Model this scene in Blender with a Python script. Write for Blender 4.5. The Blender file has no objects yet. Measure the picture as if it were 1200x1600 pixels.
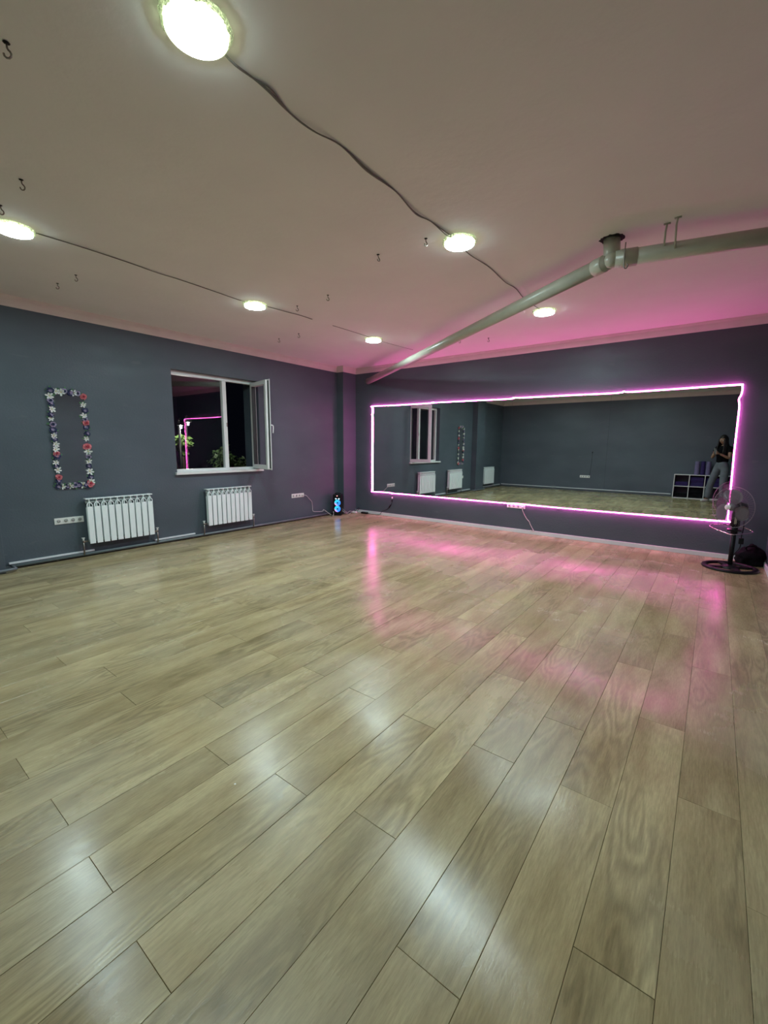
import bpy, bmesh, math, random
from mathutils import Vector, Matrix, noise
random.seed(7)
sc = bpy.context.scene
COL = sc.collection

# ------------------------------------------------------------------ camera
CAM = Vector((6.0131, 0.0, 1.35))
F_PX, PITCH, YAW, ROLL = 675.585, 0.150069, 0.648908, 0.0074604
fwd = Vector((-math.sin(YAW)*math.cos(PITCH), math.cos(YAW)*math.cos(PITCH), -math.sin(PITCH)))
r0 = Vector((math.cos(YAW), math.sin(YAW), 0)); u0 = r0.cross(fwd)
c_right = math.cos(ROLL)*r0 + math.sin(ROLL)*u0
c_up = -math.sin(ROLL)*r0 + math.cos(ROLL)*u0
cd = bpy.data.cameras.new('camera'); cam = bpy.data.objects.new('camera', cd); COL.objects.link(cam)
cd.sensor_fit = 'VERTICAL'; cd.sensor_height = 24.0; cd.lens = F_PX/1600*24.0
cd.clip_start = 0.004; cd.clip_end = 200
cam.matrix_world = Matrix((( c_right.x, c_up.x, -fwd.x, CAM.x), (c_right.y, c_up.y, -fwd.y, CAM.y), (c_right.z, c_up.z, -fwd.z, CAM.z), (0,0,0,1)))
sc.camera = cam

# ------------------------------------------------------------------ world, light levels, exposure
w = bpy.data.worlds.new('night'); sc.world = w; w.use_nodes = True
w.node_tree.nodes['Background'].inputs[0].default_value = (0.35, 0.45, 0.9, 1)
w.node_tree.nodes['Background'].inputs[1].default_value = 0.003
LED_RADIANCE = 255.0          # round ceiling lamps
LED_COLOR = (0.76, 1.0, 1.03)
NEON_RADIANCE = 40.0         # pink strip round the mirror
NEON_COLOR = (1.0, 0.11, 0.54)
sc.view_settings.view_transform = 'Standard'; sc.view_settings.look = 'None'
sc.view_settings.exposure = 0.0; sc.view_settings.gamma = 1.0
sc.view_settings.use_curve_mapping = False
sc.cycles.max_bounces = 10; sc.cycles.diffuse_bounces = 6; sc.cycles.glossy_bounces = 6
sc.cycles.transparent_max_bounces = 16; sc.cycles.use_denoising = True
sc.cycles.caustics_reflective = True; sc.cycles.sample_clamp_indirect = 6.0

# ------------------------------------------------------------------ materials
def nodes(name):
    m = bpy.data.materials.new(name); m.use_nodes = True
    nt = m.node_tree; b = nt.nodes['Principled BSDF']
    return m, nt, b
def N(nt, t, **kw):
    n = nt.nodes.new(t)
    for k, v in kw.items(): setattr(n, k, v)
    return n
def mat(name, col, rough=0.5, metal=0.0, spec=0.5, var=0.0, scale=8.0, bump=0.0, bscale=60.0, coord='Object'):
    m, nt, b = nodes(name)
    b.inputs['Roughness'].default_value = rough; b.inputs['Metallic'].default_value = metal
    b.inputs['Specular IOR Level'].default_value = spec
    tc = N(nt, 'ShaderNodeTexCoord')
    nz = N(nt, 'ShaderNodeTexNoise'); nz.inputs['Scale'].default_value = scale; nz.inputs['Detail'].default_value = 5
    nt.links.new(tc.outputs[coord], nz.inputs['Vector'])
    rp = N(nt, 'ShaderNodeValToRGB')
    rp.color_ramp.elements[0].position = 0.3; rp.color_ramp.elements[1].position = 0.7
    v = max(var, 0.02)
    rp.color_ramp.elements[0].color = (*[c*(1-v) for c in col], 1); rp.color_ramp.elements[1].color = (*[min(1, c*(1+v)) for c in col], 1)
    nt.links.new(nz.outputs['Fac'], rp.inputs['Fac']); nt.links.new(rp.outputs['Color'], b.inputs['Base Color'])
    if bump:
        n2 = N(nt, 'ShaderNodeTexNoise'); n2.inputs['Scale'].default_value = bscale; n2.inputs['Detail'].default_value = 4
        nt.links.new(tc.outputs[coord], n2.inputs['Vector'])
        bp = N(nt, 'ShaderNodeBump'); bp.inputs['Strength'].default_value = bump; bp.inputs['Distance'].default_value = 0.01
        nt.links.new(n2.outputs['Fac'], bp.inputs['Height']); nt.links.new(bp.outputs['Normal'], b.inputs['Normal'])
    return m
def emat(name, col, strength):
    m, nt, b = nodes(name)
    b.inputs['Base Color'].default_value = (0.8, 0.8, 0.8, 1)
    b.inputs['Emission Color'].default_value = (*col, 1); b.inputs['Emission Strength'].default_value = strength
    return m

def wall_paint():
    # dark slate emulsion with roller mottling, touched up patches and scuffs
    m, nt, b = nodes('slate_paint')
    L = nt.links.new
    tc = N(nt, 'ShaderNodeTexCoord')
    a = N(nt, 'ShaderNodeTexNoise'); a.inputs['Scale'].default_value = 0.9; a.inputs['Detail'].default_value = 3
    mp = N(nt, 'ShaderNodeMapping'); mp.inputs['Scale'].default_value = (1.0, 1.0, 2.2)
    L(tc.outputs['Object'], mp.inputs['Vector']); L(mp.outputs['Vector'], a.inputs['Vector'])
    rp = N(nt, 'ShaderNodeValToRGB'); e = rp.color_ramp.elements
    e[0].position = .35; e[0].color = (0.073, 0.094, 0.112, 1); e[1].position = .68; e[1].color = (0.092, 0.115, 0.137, 1)
    L(a.outputs['Fac'], rp.inputs['Fac'])
    s = N(nt, 'ShaderNodeTexNoise'); s.inputs['Scale'].default_value = 3.0; s.inputs['Detail'].default_value = 8; s.inputs['Distortion'].default_value = 0.6
    mp2 = N(nt, 'ShaderNodeMapping'); mp2.inputs['Scale'].default_value = (1, 1, 3.0); L(tc.outputs['Object'], mp2.inputs['Vector']); L(mp2.outputs['Vector'], s.inputs['Vector'])
    r2 = N(nt, 'ShaderNodeValToRGB'); r2.color_ramp.elements[0].position = .66; r2.color_ramp.elements[1].position = .74
    L(s.outputs['Fac'], r2.inputs['Fac'])
    mx = N(nt, 'ShaderNodeMix', data_type='RGBA'); mx.inputs['B'].default_value = (0.15, 0.17, 0.185, 1)
    ml = N(nt, 'ShaderNodeMath', operation='MULTIPLY'); ml.inputs[1].default_value = .28
    L(r2.outputs['Color'], ml.inputs[0]); L(ml.outputs[0], mx.inputs['Factor']); L(rp.outputs['Color'], mx.inputs['A']); L(mx.outputs['Result'], b.inputs['Base Color'])
    rr = N(nt, 'ShaderNodeMapRange'); rr.inputs['To Min'].default_value = .33; rr.inputs['To Max'].default_value = .58
    L(s.outputs['Fac'], rr.inputs['Value']); L(rr.outputs['Result'], b.inputs['Roughness'])
    bn = N(nt, 'ShaderNodeTexNoise'); bn.inputs['Scale'].default_value = 45; bn.inputs['Detail'].default_value = 6; L(tc.outputs['Object'], bn.inputs['Vector'])
    bp = N(nt, 'ShaderNodeBump'); bp.inputs['Strength'].default_value = .35; bp.inputs['Distance'].default_value = .006
    L(bn.outputs['Fac'], bp.inputs['Height']); L(bp.outputs['Normal'], b.inputs['Normal'])
    b.inputs['Specular IOR Level'].default_value = .35
    return m

def oak():
    # pale oak laminate: cathedral figure along the plank, fine pores, every plank different
    m, nt, b = nodes('oak_laminate'); L = nt.links.new
    tc = N(nt, 'ShaderNodeTexCoord'); oi = N(nt, 'ShaderNodeObjectInfo')
    off = N(nt, 'ShaderNodeVectorMath', operation='SCALE'); 
    cx = N(nt, 'ShaderNodeCombineXYZ'); L(oi.outputs['Random'], cx.inputs[0]); 
    m7 = N(nt, 'ShaderNodeMath', operation='MULTIPLY'); m7.inputs[1].default_value = 7.31; L(oi.outputs['Random'], m7.inputs[0]); L(m7.outputs[0], cx.inputs[1])
    m3 = N(nt, 'ShaderNodeMath', operation='MULTIPLY'); m3.inputs[1].default_value = 3.7; L(oi.outputs['Random'], m3.inputs[0]); L(m3.outputs[0], cx.inputs[2])
    L(cx.outputs[0], off.inputs[0]); off.inputs['Scale'].default_value = 40
    ad = N(nt, 'ShaderNodeVectorMath', operation='ADD'); L(tc.outputs['Object'], ad.inputs[0]); L(off.outputs[0], ad.inputs[1])
    def mapped(sx, sy, sz=1.0):
        mp = N(nt, 'ShaderNodeMapping'); mp.inputs['Scale'].default_value = (sx, sy, sz); L(ad.outputs[0], mp.inputs['Vector']); return mp.outputs[0]
    big = N(nt, 'ShaderNodeTexNoise'); big.inputs['Scale'].default_value = 1; big.inputs['Detail'].default_value = 2.7; big.inputs['Roughness'].default_value = .45
    L(mapped(6.5, 1.1), big.inputs['Vector'])
    mu = N(nt, 'ShaderNodeMath', operation='MULTIPLY'); mu.inputs[1].default_value = 85; L(big.outputs['Fac'], mu.inputs[0])
    sn = N(nt, 'ShaderNodeMath', operation='SINE'); L(mu.outputs[0], sn.inputs[0])
    ring = N(nt, 'ShaderNodeMapRange'); ring.inputs['From Min'].default_value = -1; ring.inputs['From Max'].default_value = 1; L(sn.outputs[0], ring.inputs['Value'])
    pore = N(nt, 'ShaderNodeTexNoise'); pore.inputs['Scale'].default_value = 1; pore.inputs['Detail'].default_value = 5; pore.inputs['Roughness'].default_value = .7
    L(mapped(190, 18), pore.inputs['Vector'])
    cloud = N(nt, 'ShaderNodeTexNoise'); cloud.inputs['Scale'].default_value = 1; cloud.inputs['Detail'].default_value = 4
    L(mapped(9, 1.6), cloud.inputs['Vector'])
    c1 = N(nt, 'ShaderNodeValToRGB'); e = c1.color_ramp.elements
    e[0].position = .28; e[0].color = (0.290, 0.218, 0.108, 1); e[1].position = .74; e[1].color = (0.478, 0.392, 0.215, 1)
    el = e.new(.5); el.color = (0.380, 0.300, 0.158, 1)
    L(cloud.outputs['Fac'], c1.inputs['Fac'])
    def mul(colsock, facsock, lo, hi, f0=0.0, f1=1.0):
        mr = N(nt, 'ShaderNodeMapRange'); mr.inputs['From Min'].default_value = f0; mr.inputs['From Max'].default_value = f1; mr.inputs['To Min'].default_value = lo; mr.inputs['To Max'].default_value = hi; L(facsock, mr.inputs['Value'])
        vm = N(nt, 'ShaderNodeVectorMath', operation='SCALE'); L(colsock, vm.inputs[0]); L(mr.outputs[0], vm.inputs['Scale']); return vm.outputs[0]
    # the figure fades in and out along the plank
    fade = N(nt, 'ShaderNodeTexNoise'); fade.inputs['Scale'].default_value = 1; L(mapped(3, 1.5, 2), fade.inputs['Vector'])
    fr = N(nt, 'ShaderNodeMapRange'); fr.inputs['From Min'].default_value = .42; fr.inputs['From Max'].default_value = .6; L(fade.outputs['Fac'], fr.inputs['Value'])
    rm = N(nt, 'ShaderNodeMath', operation='MULTIPLY'); L(ring.outputs[0], rm.inputs[0]); L(fr.outputs[0], rm.inputs[1])
    col = mul(c1.outputs['Color'], rm.outputs[0], 1.06, .79)
    col = mul(col, pore.outputs['Fac'], .84, 1.14, .33, .67)
    col = mul(col, oi.outputs['Random'], .86, 1.10)
    # soft worn, dusty haze across the whole room and a few specks
    geo = N(nt, 'ShaderNodeNewGeometry')
    dust = N(nt, 'ShaderNodeTexNoise'); dust.inputs['Scale'].default_value = 1.3; dust.inputs['Detail'].default_value = 6; L(geo.outputs['Position'], dust.inputs['Vector'])
    dr = N(nt, 'ShaderNodeMapRange'); dr.inputs['From Min'].default_value = .45; dr.inputs['From Max'].default_value = .75; dr.inputs['To Max'].default_value = .16; L(dust.outputs['Fac'], dr.inputs['Value'])
    mx = N(nt, 'ShaderNodeMix', data_type='RGBA'); mx.inputs['B'].default_value = (.52, .50, .42, 1); L(dr.outputs[0], mx.inputs['Factor']); L(col, mx.inputs['A'])
    vo = N(nt, 'ShaderNodeTexVoronoi'); vo.inputs['Scale'].default_value = 3.1; L(geo.outputs['Position'], vo.inputs['Vector'])
    lt = N(nt, 'ShaderNodeMath', operation='LESS_THAN'); lt.inputs[1].default_value = .016; L(vo.outputs['Distance'], lt.inputs[0])
    mx2 = N(nt, 'ShaderNodeMix', data_type='RGBA'); mx2.inputs['B'].default_value = (.75, .72, .66, 1); L(lt.outputs[0], mx2.inputs['Factor']); L(mx.outputs['Result'], mx2.inputs['A'])
    L(mx2.outputs['Result'], b.inputs['Base Color'])
    ro = N(nt, 'ShaderNodeMapRange'); ro.inputs['From Min'].default_value = .36; ro.inputs['From Max'].default_value = .66; ro.inputs['To Min'].default_value = .11; ro.inputs['To Max'].default_value = .30; L(dust.outputs['Fac'], ro.inputs['Value'])
    r3 = N(nt, 'ShaderNodeMath', operation='MULTIPLY_ADD'); r3.inputs[1].default_value = .06; L(pore.outputs['Fac'], r3.inputs[0]); L(ro.outputs[0], r3.inputs[2]); L(r3.outputs[0], b.inputs['Roughness'])
    hs = N(nt, 'ShaderNodeMath', operation='MULTIPLY_ADD'); hs.inputs[1].default_value = -.35; L(rm.outputs[0], hs.inputs[0]); L(pore.outputs['Fac'], hs.inputs[2])
    bp = N(nt, 'ShaderNodeBump'); bp.inputs['Strength'].default_value = .38; bp.inputs['Distance'].default_value = .0012
    L(hs.outputs[0], bp.inputs['Height']); L(bp.outputs['Normal'], b.inputs['Normal'])
    b.inputs['Specular IOR Level'].default_value = .36
    return m

def glassmat(name, tint=(1, 1, 1), base=0.0):
    m, nt, b = nodes(name); L = nt.links.new
    out = nt.nodes['Material Output']
    tr = N(nt, 'ShaderNodeBsdfTransparent'); tr.inputs['Color'].default_value = (*tint, 1)
    gl = N(nt, 'ShaderNodeBsdfGlossy'); gl.inputs['Roughness'].default_value = 0.0
    fr = N(nt, 'ShaderNodeFresnel'); ge = N(nt, 'ShaderNodeNewGeometry'); io = N(nt, 'ShaderNodeMapRange')
    io.inputs['To Min'].default_value = 1.5; io.inputs['To Max'].default_value = 1/1.5; L(ge.outputs['Backfacing'], io.inputs['Value']); L(io.outputs[0], fr.inputs['IOR'])
    nz = N(nt, 'ShaderNodeTexNoise'); nz.inputs['Scale'].default_value = 3
    ma = N(nt, 'ShaderNodeMath', operation='MULTIPLY_ADD'); ma.inputs[1].default_value = 0.02; L(nz.outputs['Fac'], ma.inputs[0]); 
    f2 = N(nt, 'ShaderNodeMath', operation='MULTIPLY'); f2.inputs[1].default_value = 1.0; L(fr.outputs[0], f2.inputs[0]); L(f2.outputs[0], ma.inputs[2])
    mx = N(nt, 'ShaderNodeMixShader'); L(ma.outputs[0], mx.inputs[0]); L(tr.outputs[0], mx.inputs[1]); L(gl.outputs[0], mx.inputs[2]); L(mx.outputs[0], out.inputs['Surface'])
    return m
def smoky(name, col, alpha):
    m, nt, b = nodes(name); L = nt.links.new; out = nt.nodes['Material Output']
    b.inputs['Base Color'].default_value = (*col, 1); b.inputs['Roughness'].default_value = .25
    tr = N(nt, 'ShaderNodeBsdfTransparent'); tr.inputs['Color'].default_value = (.8, .8, .82, 1)
    nz = N(nt, 'ShaderNodeTexNoise'); nz.inputs['Scale'].default_value = 5
    mr = N(nt, 'ShaderNodeMapRange'); mr.inputs['To Min'].default_value = alpha-.02; mr.inputs['To Max'].default_value = min(1, alpha+.06); L(nz.outputs['Fac'], mr.inputs['Value'])
    mx = N(nt, 'ShaderNodeMixShader'); L(mr.outputs[0], mx.inputs[0]); L(tr.outputs[0], mx.inputs[1]); L(b.outputs[0], mx.inputs[2]); L(mx.outputs[0], out.inputs['Surface'])
    return m
def mirrormat():
    m, nt, b = nodes('mirror_silver'); L = nt.links.new
    b.inputs['Base Color'].default_value = (.80, .86, .83, 1); b.inputs['Metallic'].default_value = 1
    tc = N(nt, 'ShaderNodeTexCoord')
    nz = N(nt, 'ShaderNodeTexNoise'); nz.inputs['Scale'].default_value = 2.2; nz.inputs['Detail'].default_value = 9; nz.inputs['Distortion'].default_value = 1.0
    L(tc.outputs['Object'], nz.inputs['Vector'])
    mr = N(nt, 'ShaderNodeMapRange'); mr.inputs['From Min'].default_value = .60; mr.inputs['From Max'].default_value = .78; mr.inputs['To Max'].default_value = .05
    L(nz.outputs['Fac'], mr.inputs['Value']); L(mr.outputs[0], b.inputs['Roughness'])
    return m

M = {}
M['wall'] = wall_paint()
M['oak'] = oak()
M['ceiling'] = mat('ceiling_whitewash', (.86, .845, .815), .8, var=.03, scale=1.6, bump=.25, bscale=14)
M['cornice'] = mat('cornice_foam', (.70, .64, .60), .75, var=.05, scale=5, bump=.1, bscale=30)
M['subfloor'] = mat('joint_dark', (.035, .028, .02), .9)
M['skirt_white'] = mat('white_skirting', (.72, .75, .76), .45, var=.04, scale=3)
M['skirt_dark'] = mat('grey_skirting', (.075, .088, .10), .5, var=.1, scale=4)
M['grey_pipe'] = mat('grey_painted_pipe', (.16, .185, .20), .4, var=.08, scale=6)
M['pvc'] = mat('white_window_plastic', (.74, .76, .74), .35, var=.03)
M['rubber'] = mat('black_gasket', (.02, .02, .02), .6)
M['glass'] = glassmat('window_glass')
M['mirror'] = mirrormat()
M['mirror_edge'] = mat('mirror_edge_glass', (.10, .20, .17), .2)
M['rad'] = mat('radiator_enamel', (.85, .92, .92), .3, var=.02)
M['rad_in'] = mat('radiator_shadow_metal', (.42, .46, .46), .45)
M['chrome'] = mat('chrome', (.8, .8, .8), .15, metal=1)
M['steel'] = mat('dull_steel', (.30, .27, .24), .45, metal=1, var=.2, scale=30)
M['socket'] = mat('socket_plastic', (.78, .78, .75), .35)
M['socket_in'] = mat('socket_well', (.36, .36, .34), .5)
M['hole'] = mat('dark_hole', (.015, .013, .012), .9)
M['black'] = mat('black_plastic', (.010, .010, .011), .4, spec=.2)
M['blackmatt'] = mat('black_cloth', (.010, .009, .011), .95, spec=.1, var=.4, scale=12, bump=.6, bscale=25)
M['cable_white'] = mat('white_cable', (.62, .60, .58), .5)
M['cable_grey'] = mat('grey_brown_cable', (.20, .185, .165), .7, var=.2, scale=10)
M['pipe_beige'] = mat('beige_pipe_paint', (.50, .49, .40), .33, var=.06, scale=7, bump=.08, bscale=30)
M['led_side'] = emat('lit_lamp_rim', (.85, 1.0, .62), 4.0)
M['led'] = emat('led_panel', LED_COLOR, LED_RADIANCE)
M['led_rim'] = mat('clear_lamp_rim', (.86, .92, .80), .25, var=.1, scale=70, bump=.8, bscale=90)
M['led_rim'].node_tree.nodes['Principled BSDF'].inputs['Transmission Weight'].default_value = .7
M['neon'] = emat('pink_neon', NEON_COLOR, NEON_RADIANCE)
M['clip'] = mat('clear_clip', (.75, .55, .65), .2)
M['rose'] = mat('rose_petals', (.66, .19, .22), .6, var=.25, scale=40)
M['roseheart'] = mat('rose_heart', (.45, .04, .08), .6, var=.25, scale=40)
M['lily'] = mat('white_petals', (.66, .67, .65), .6, var=.08, scale=40)
M['navy'] = mat('navy_petals', (.020, .028, .085), .6, var=.3, scale=40)
M['lilac'] = mat('lilac_petals', (.30, .25, .38), .6, var=.2, scale=40)
M['leafg'] = mat('green_leaf', (.06, .16, .07), .5, var=.4, scale=20)
M['yellow'] = mat('flower_centre', (.55, .48, .15), .6)
M['wire'] = mat('grey_wire', (.20, .19, .20), .6, spec=.1)
M['blade'] = smoky('smoky_blade', (.22, .225, .235), .95)
M['shelf'] = mat('white_board', (.72, .72, .70), .4, var=.03)
M['lavmat'] = mat('lavender_foam', (.17, .14, .27), .8, var=.1, scale=20, bump=.3, bscale=120)
M['purpmat'] = mat('deep_purple_foam', (.028, .012, .10), .8, var=.1, scale=20, bump=.3, bscale=120)
M['skin'] = mat('skin', (.33, .18, .115), .5, var=.06, scale=14)
M['lips'] = mat('lips', (.32, .08, .07), .4)
M['eye'] = mat('eye_white', (.7, .7, .68), .2)
M['iris'] = mat('dark_iris', (.02, .012, .01), .2)
M['hair'] = mat('black_hair', (.012, .009, .008), .38, var=.4, scale=40, bump=.8, bscale=90)
M['tee'] = mat('black_jersey', (.006, .006, .007), .9, spec=.05, var=.2, scale=20, bump=.4, bscale=30)
M['jeans'] = mat('washed_denim', (.13, .145, .165), .85, var=.18, scale=9, bump=.5, bscale=50)
M['shoe'] = mat('white_canvas', (.55, .55, .53), .7)
M['asphalt'] = mat('yard_ground', (.03, .03, .03), .95, var=.3, scale=2)
M['bark'] = mat('bark', (.07, .05, .035), .9, var=.3, scale=10, bump=.6, bscale=30)
M['leaf'] = mat('night_leaves', (.055, .105, .035), .6, var=.4, scale=2)
M['leaf_lit'] = mat('lamplit_leaves', (.10, .19, .04), .6, var=.3, scale=3)  # brighter copy of the leaf green, lamplight on the crown partly painted in
M['street'] = emat('street_lamp_light', (1.0, .97, .88), 1500)

# ------------------------------------------------------------------ helpers
W = {}
def tag(o, label=None, cat=None, group=None, kind=None):
    if label: o['label'] = label
    if cat: o['category'] = cat
    if group: o['group'] = group
    if kind: o['kind'] = kind
    return o
def empty(name, loc=(0, 0, 0), label=None, cat=None, group=None):
    o = bpy.data.objects.new(name, None); COL.objects.link(o); o.location = loc; o.empty_display_size = .1
    W[o.name] = Vector(loc); return tag(o, label, cat, group)
def obj(name, bm, mats, parent=None, smooth=False, loc=None):
    """one mesh object; geometry is given in world space (or in the space of a prototype kept at the origin)"""
    me = bpy.data.meshes.new(name)
    base = Vector(loc) if loc is not None else (W[parent.name] if parent is not None else Vector((0, 0, 0)))
    if base.length > 0: bmesh.ops.translate(bm, verts=bm.verts, vec=-base)
    bmesh.ops.recalc_face_normals(bm, faces=bm.faces)
    bm.to_mesh(me); bm.free()
    for m in (mats if isinstance(mats, (list, tuple)) else [mats]): me.materials.append(m)
    if smooth:
        for p in me.polygons: p.use_smooth = True
    o = bpy.data.objects.new(name, me); COL.objects.link(o)
    if parent is not None:
        o.parent = parent
        if loc is not None: o.location = base - W[parent.name]
    else: o.location = base
    W[o.name] = base
    return o
def copy_tree(o, parent=None):
    c = o.copy(); COL.objects.link(c)
    if parent is not None: c.parent = parent
    for ch in list(o.children): copy_tree(ch, c)
    return c
def B(): return bmesh.new()
def box(bm, x0, x1, y0, y1, z0, z1, bev=0.0, mi=0):
    v = [bm.verts.new(p) for p in ((x0, y0, z0), (x1, y0, z0), (x1, y1, z0), (x0, y1, z0), (x0, y0, z1), (x1, y0, z1), (x1, y1, z1), (x0, y1, z1))]
    fs = [bm.faces.new([v[i] for i in q]) for q in ((0, 3, 2, 1), (4, 5, 6, 7), (0, 1, 5, 4), (1, 2, 6, 5), (2, 3, 7, 6), (3, 0, 4, 7))]
    for f in fs: f.material_index = mi
    if bev:
        es = list({e for f in fs for e in f.edges})
        r = bmesh.ops.bevel(bm, geom=es, offset=bev, segments=2, affect='EDGES', profile=.6)
        for f in r['faces']: f.material_index = mi
    return v
def tube(bm, pts, r, seg=8, closed=False, mi=0, cap=True):
    pts = [Vector(p) for p in pts]; n = len(pts); rings = []
    rr = r if isinstance(r, (list, tuple)) else [r]*n
    prev = None
    for i in range(n):
        if closed: t = (pts[(i+1) % n] - pts[i-1])
        else: t = pts[min(i+1, n-1)] - pts[max(i-1, 0)]
        if t.length < 1e-9: t = Vector((0, 0, 1))
        t.normalize()
        if prev is None:
            a = Vector((0, 0, 1)) if abs(t.z) < .9 else Vector((1, 0, 0))
            nrm = (a - t*a.dot(t)).normalized()
        else:
            nrm = prev - t*prev.dot(t)
            nrm = nrm.normalized() if nrm.length > 1e-6 else prev
        prev = nrm; bn = t.cross(nrm)
        rings.append([bm.verts.new(pts[i] + rr[i]*(math.cos(2*math.pi*k/seg)*nrm + math.sin(2*math.pi*k/seg)*bn)) for k in range(seg)])
    m = n if closed else n-1
    for i in range(m):
        a, c = rings[i], rings[(i+1) % n]
        for k in range(seg):
            f = bm.faces.new((a[k], a[(k+1) % seg], c[(k+1) % seg], c[k])); f.material_index = mi; f.smooth = True
    if cap and not closed:
        for q in (rings[0][::-1], rings[-1]):
            f = bm.faces.new(q); f.material_index = mi
def lathe(bm, prof, seg=32, mtx=None, mi=0, smooth=True):
    """prof: list of (radius, height) about local z"""
    rings = []
    for (r, h) in prof:
        if r < 1e-6: rings.append([bm.verts.new((0, 0, h))])
        else: rings.append([bm.verts.new((r*math.cos(2*math.pi*k/seg), r*math.sin(2*math.pi*k/seg), h)) for k in range(seg)])
    vs = [v for q in rings for v in q]
    for a, c in zip(rings, rings[1:]):
        for k in range(seg):
            k2 = (k+1) % seg
            if len(a) == 1 and len(c) == 1: continue
            if len(a) == 1: f = bm.faces.new((a[0], c[k2], c[k]))
            elif len(c) == 1: f = bm.faces.new((a[k], a[k2], c[0]))
            else: f = bm.faces.new((a[k], a[k2], c[k2], c[k]))
            f.material_index = mi; f.smooth = smooth
    if mtx is not None: bmesh.ops.transform(bm, matrix=mtx, verts=vs)
    return vs
def cr(pts, n=8, closed=False):
    """Catmull-Rom through the points"""
    P = [Vector(p) for p in pts]; out = []
    m = len(P)
    rng = m if closed else m-1
    for i in range(rng):
        p0 = P[(i-1) % m] if closed or i > 0 else P[0]; p1 = P[i]; p2 = P[(i+1) % m]; p3 = P[(i+2) % m] if closed or i+2 < m else P[-1]
        for k in range(n):
            t = k/n
            out.append(.5*((2*p1) + (-p0+p2)*t + (2*p0-5*p1+4*p2-p3)*t*t + (-p0+3*p1-3*p2+p3)*t**3))
    if not closed: out.append(P[-1])
    return out
def frame_mtx(origin, z, up=(0, 0, 1)):
    z = Vector(z).normalized(); up = Vector(up)
    x = up.cross(z).normalized(); y = z.cross(x)
    return Matrix(((x.x, y.x, z.x, origin[0]), (x.y, y.y, z.y, origin[1]), (x.z, y.z, z.z, origin[2]), (0, 0, 0, 1)))

# ------------------------------------------------------------------ the room
XR, YF, YB, ZC = 6.60, 6.754, -1.25, 2.87
WY0, WY1, WZ0, WZ1, WD = 3.10, 4.52, 0.94, 2.38, 0.40     # window opening in the left wall
fl = B(); box(fl, -.02, XR+.02, YB-.02, YF+.02, -.06, -.009)
floor = tag(obj('floor', fl, M['subfloor']), kind='structure')
cl = B(); box(cl, -.4, XR+.2, YB-.2, YF+.2, ZC, ZC+.15)
ceiling = tag(obj('ceiling', cl, M['ceiling']), kind='structure')
b = B()
box(b, -WD, 0, YB-.2, WY0, -.06, ZC); box(b, -WD, 0, WY1, YF+.2, -.06, ZC)
box(b, -WD, 0, WY0, WY1, -.06, WZ0); box(b, -WD, 0, WY0, WY1, WZ1, ZC)
wall_left = tag(obj('wall_left', b, M['wall']), kind='structure')
b = B(); box(b, 0, .16, 6.38, YF, 0, ZC, .004); tag(obj('pilaster', b, M['wall'], wall_left), 'narrow slate pilaster in the corner beside the big mirror wall')
b = B(); box(b, 0, .17, .55, 1.11, 0, ZC, .004); tag(obj('pilaster', b, M['wall'], wall_left), 'wide slate pilaster at the left edge of the photo, seen in the mirror')
b = B(); box(b, 0, XR+.2, YF, YF+.2, -.06, ZC); wall_back = tag(obj('wall_back', b, M['wall']), kind='structure')
b = B(); box(b, XR, XR+.2, YB-.2, YF, -.06, ZC); wall_right = tag(obj('wall_right', b, M['wall']), kind='structure')
b = B(); box(b, 0, XR, YB-.2, YB, -.06, ZC); wall_front = tag(obj('wall_front', b, M['wall']), kind='structure')

# floor planks
PW, PL, X00 = .19208, 1.2885, 3.7195
mesh_full = None
offs = {8: 1.69, 9: .817, 10: .40, 11: 1.112, 6: .39, 5: 1.02, 4: .406, 3: .93, 2: .408, 1: 1.15, 0: .389, 7: 1.08, 12: .62, 13: .25, 14: .9}
def plank_bm(lx, ly, hi=.0085):
    bm = bmesh.new(); c = .0009; g = .0005
    x, y = lx/2-g, ly/2-g
    top = [bm.verts.new(p) for p in ((-x+c, -y+c, 0), (x-c, -y+c, 0), (x-c, y-c, 0), (-x+c, y-c, 0))]
    mid = [bm.verts.new(p) for p in ((-x, -y, -c), (x, -y, -c), (x, y, -c), (-x, y, -c))]
    bot = [bm.verts.new(p) for p in ((-x, -y, -hi), (x, -y, -hi), (x, y, -hi), (-x, y, -hi))]
    bm.faces.new(top); bm.faces.new(bot[::-1])
    for k in range(4):
        bm.faces.new((mid[k], mid[(k+1) % 4], top[(k+1) % 4], top[k])); bm.faces.new((bot[k], bot[(k+1) % 4], mid[(k+1) % 4], mid[k]))
    return bm
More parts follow.
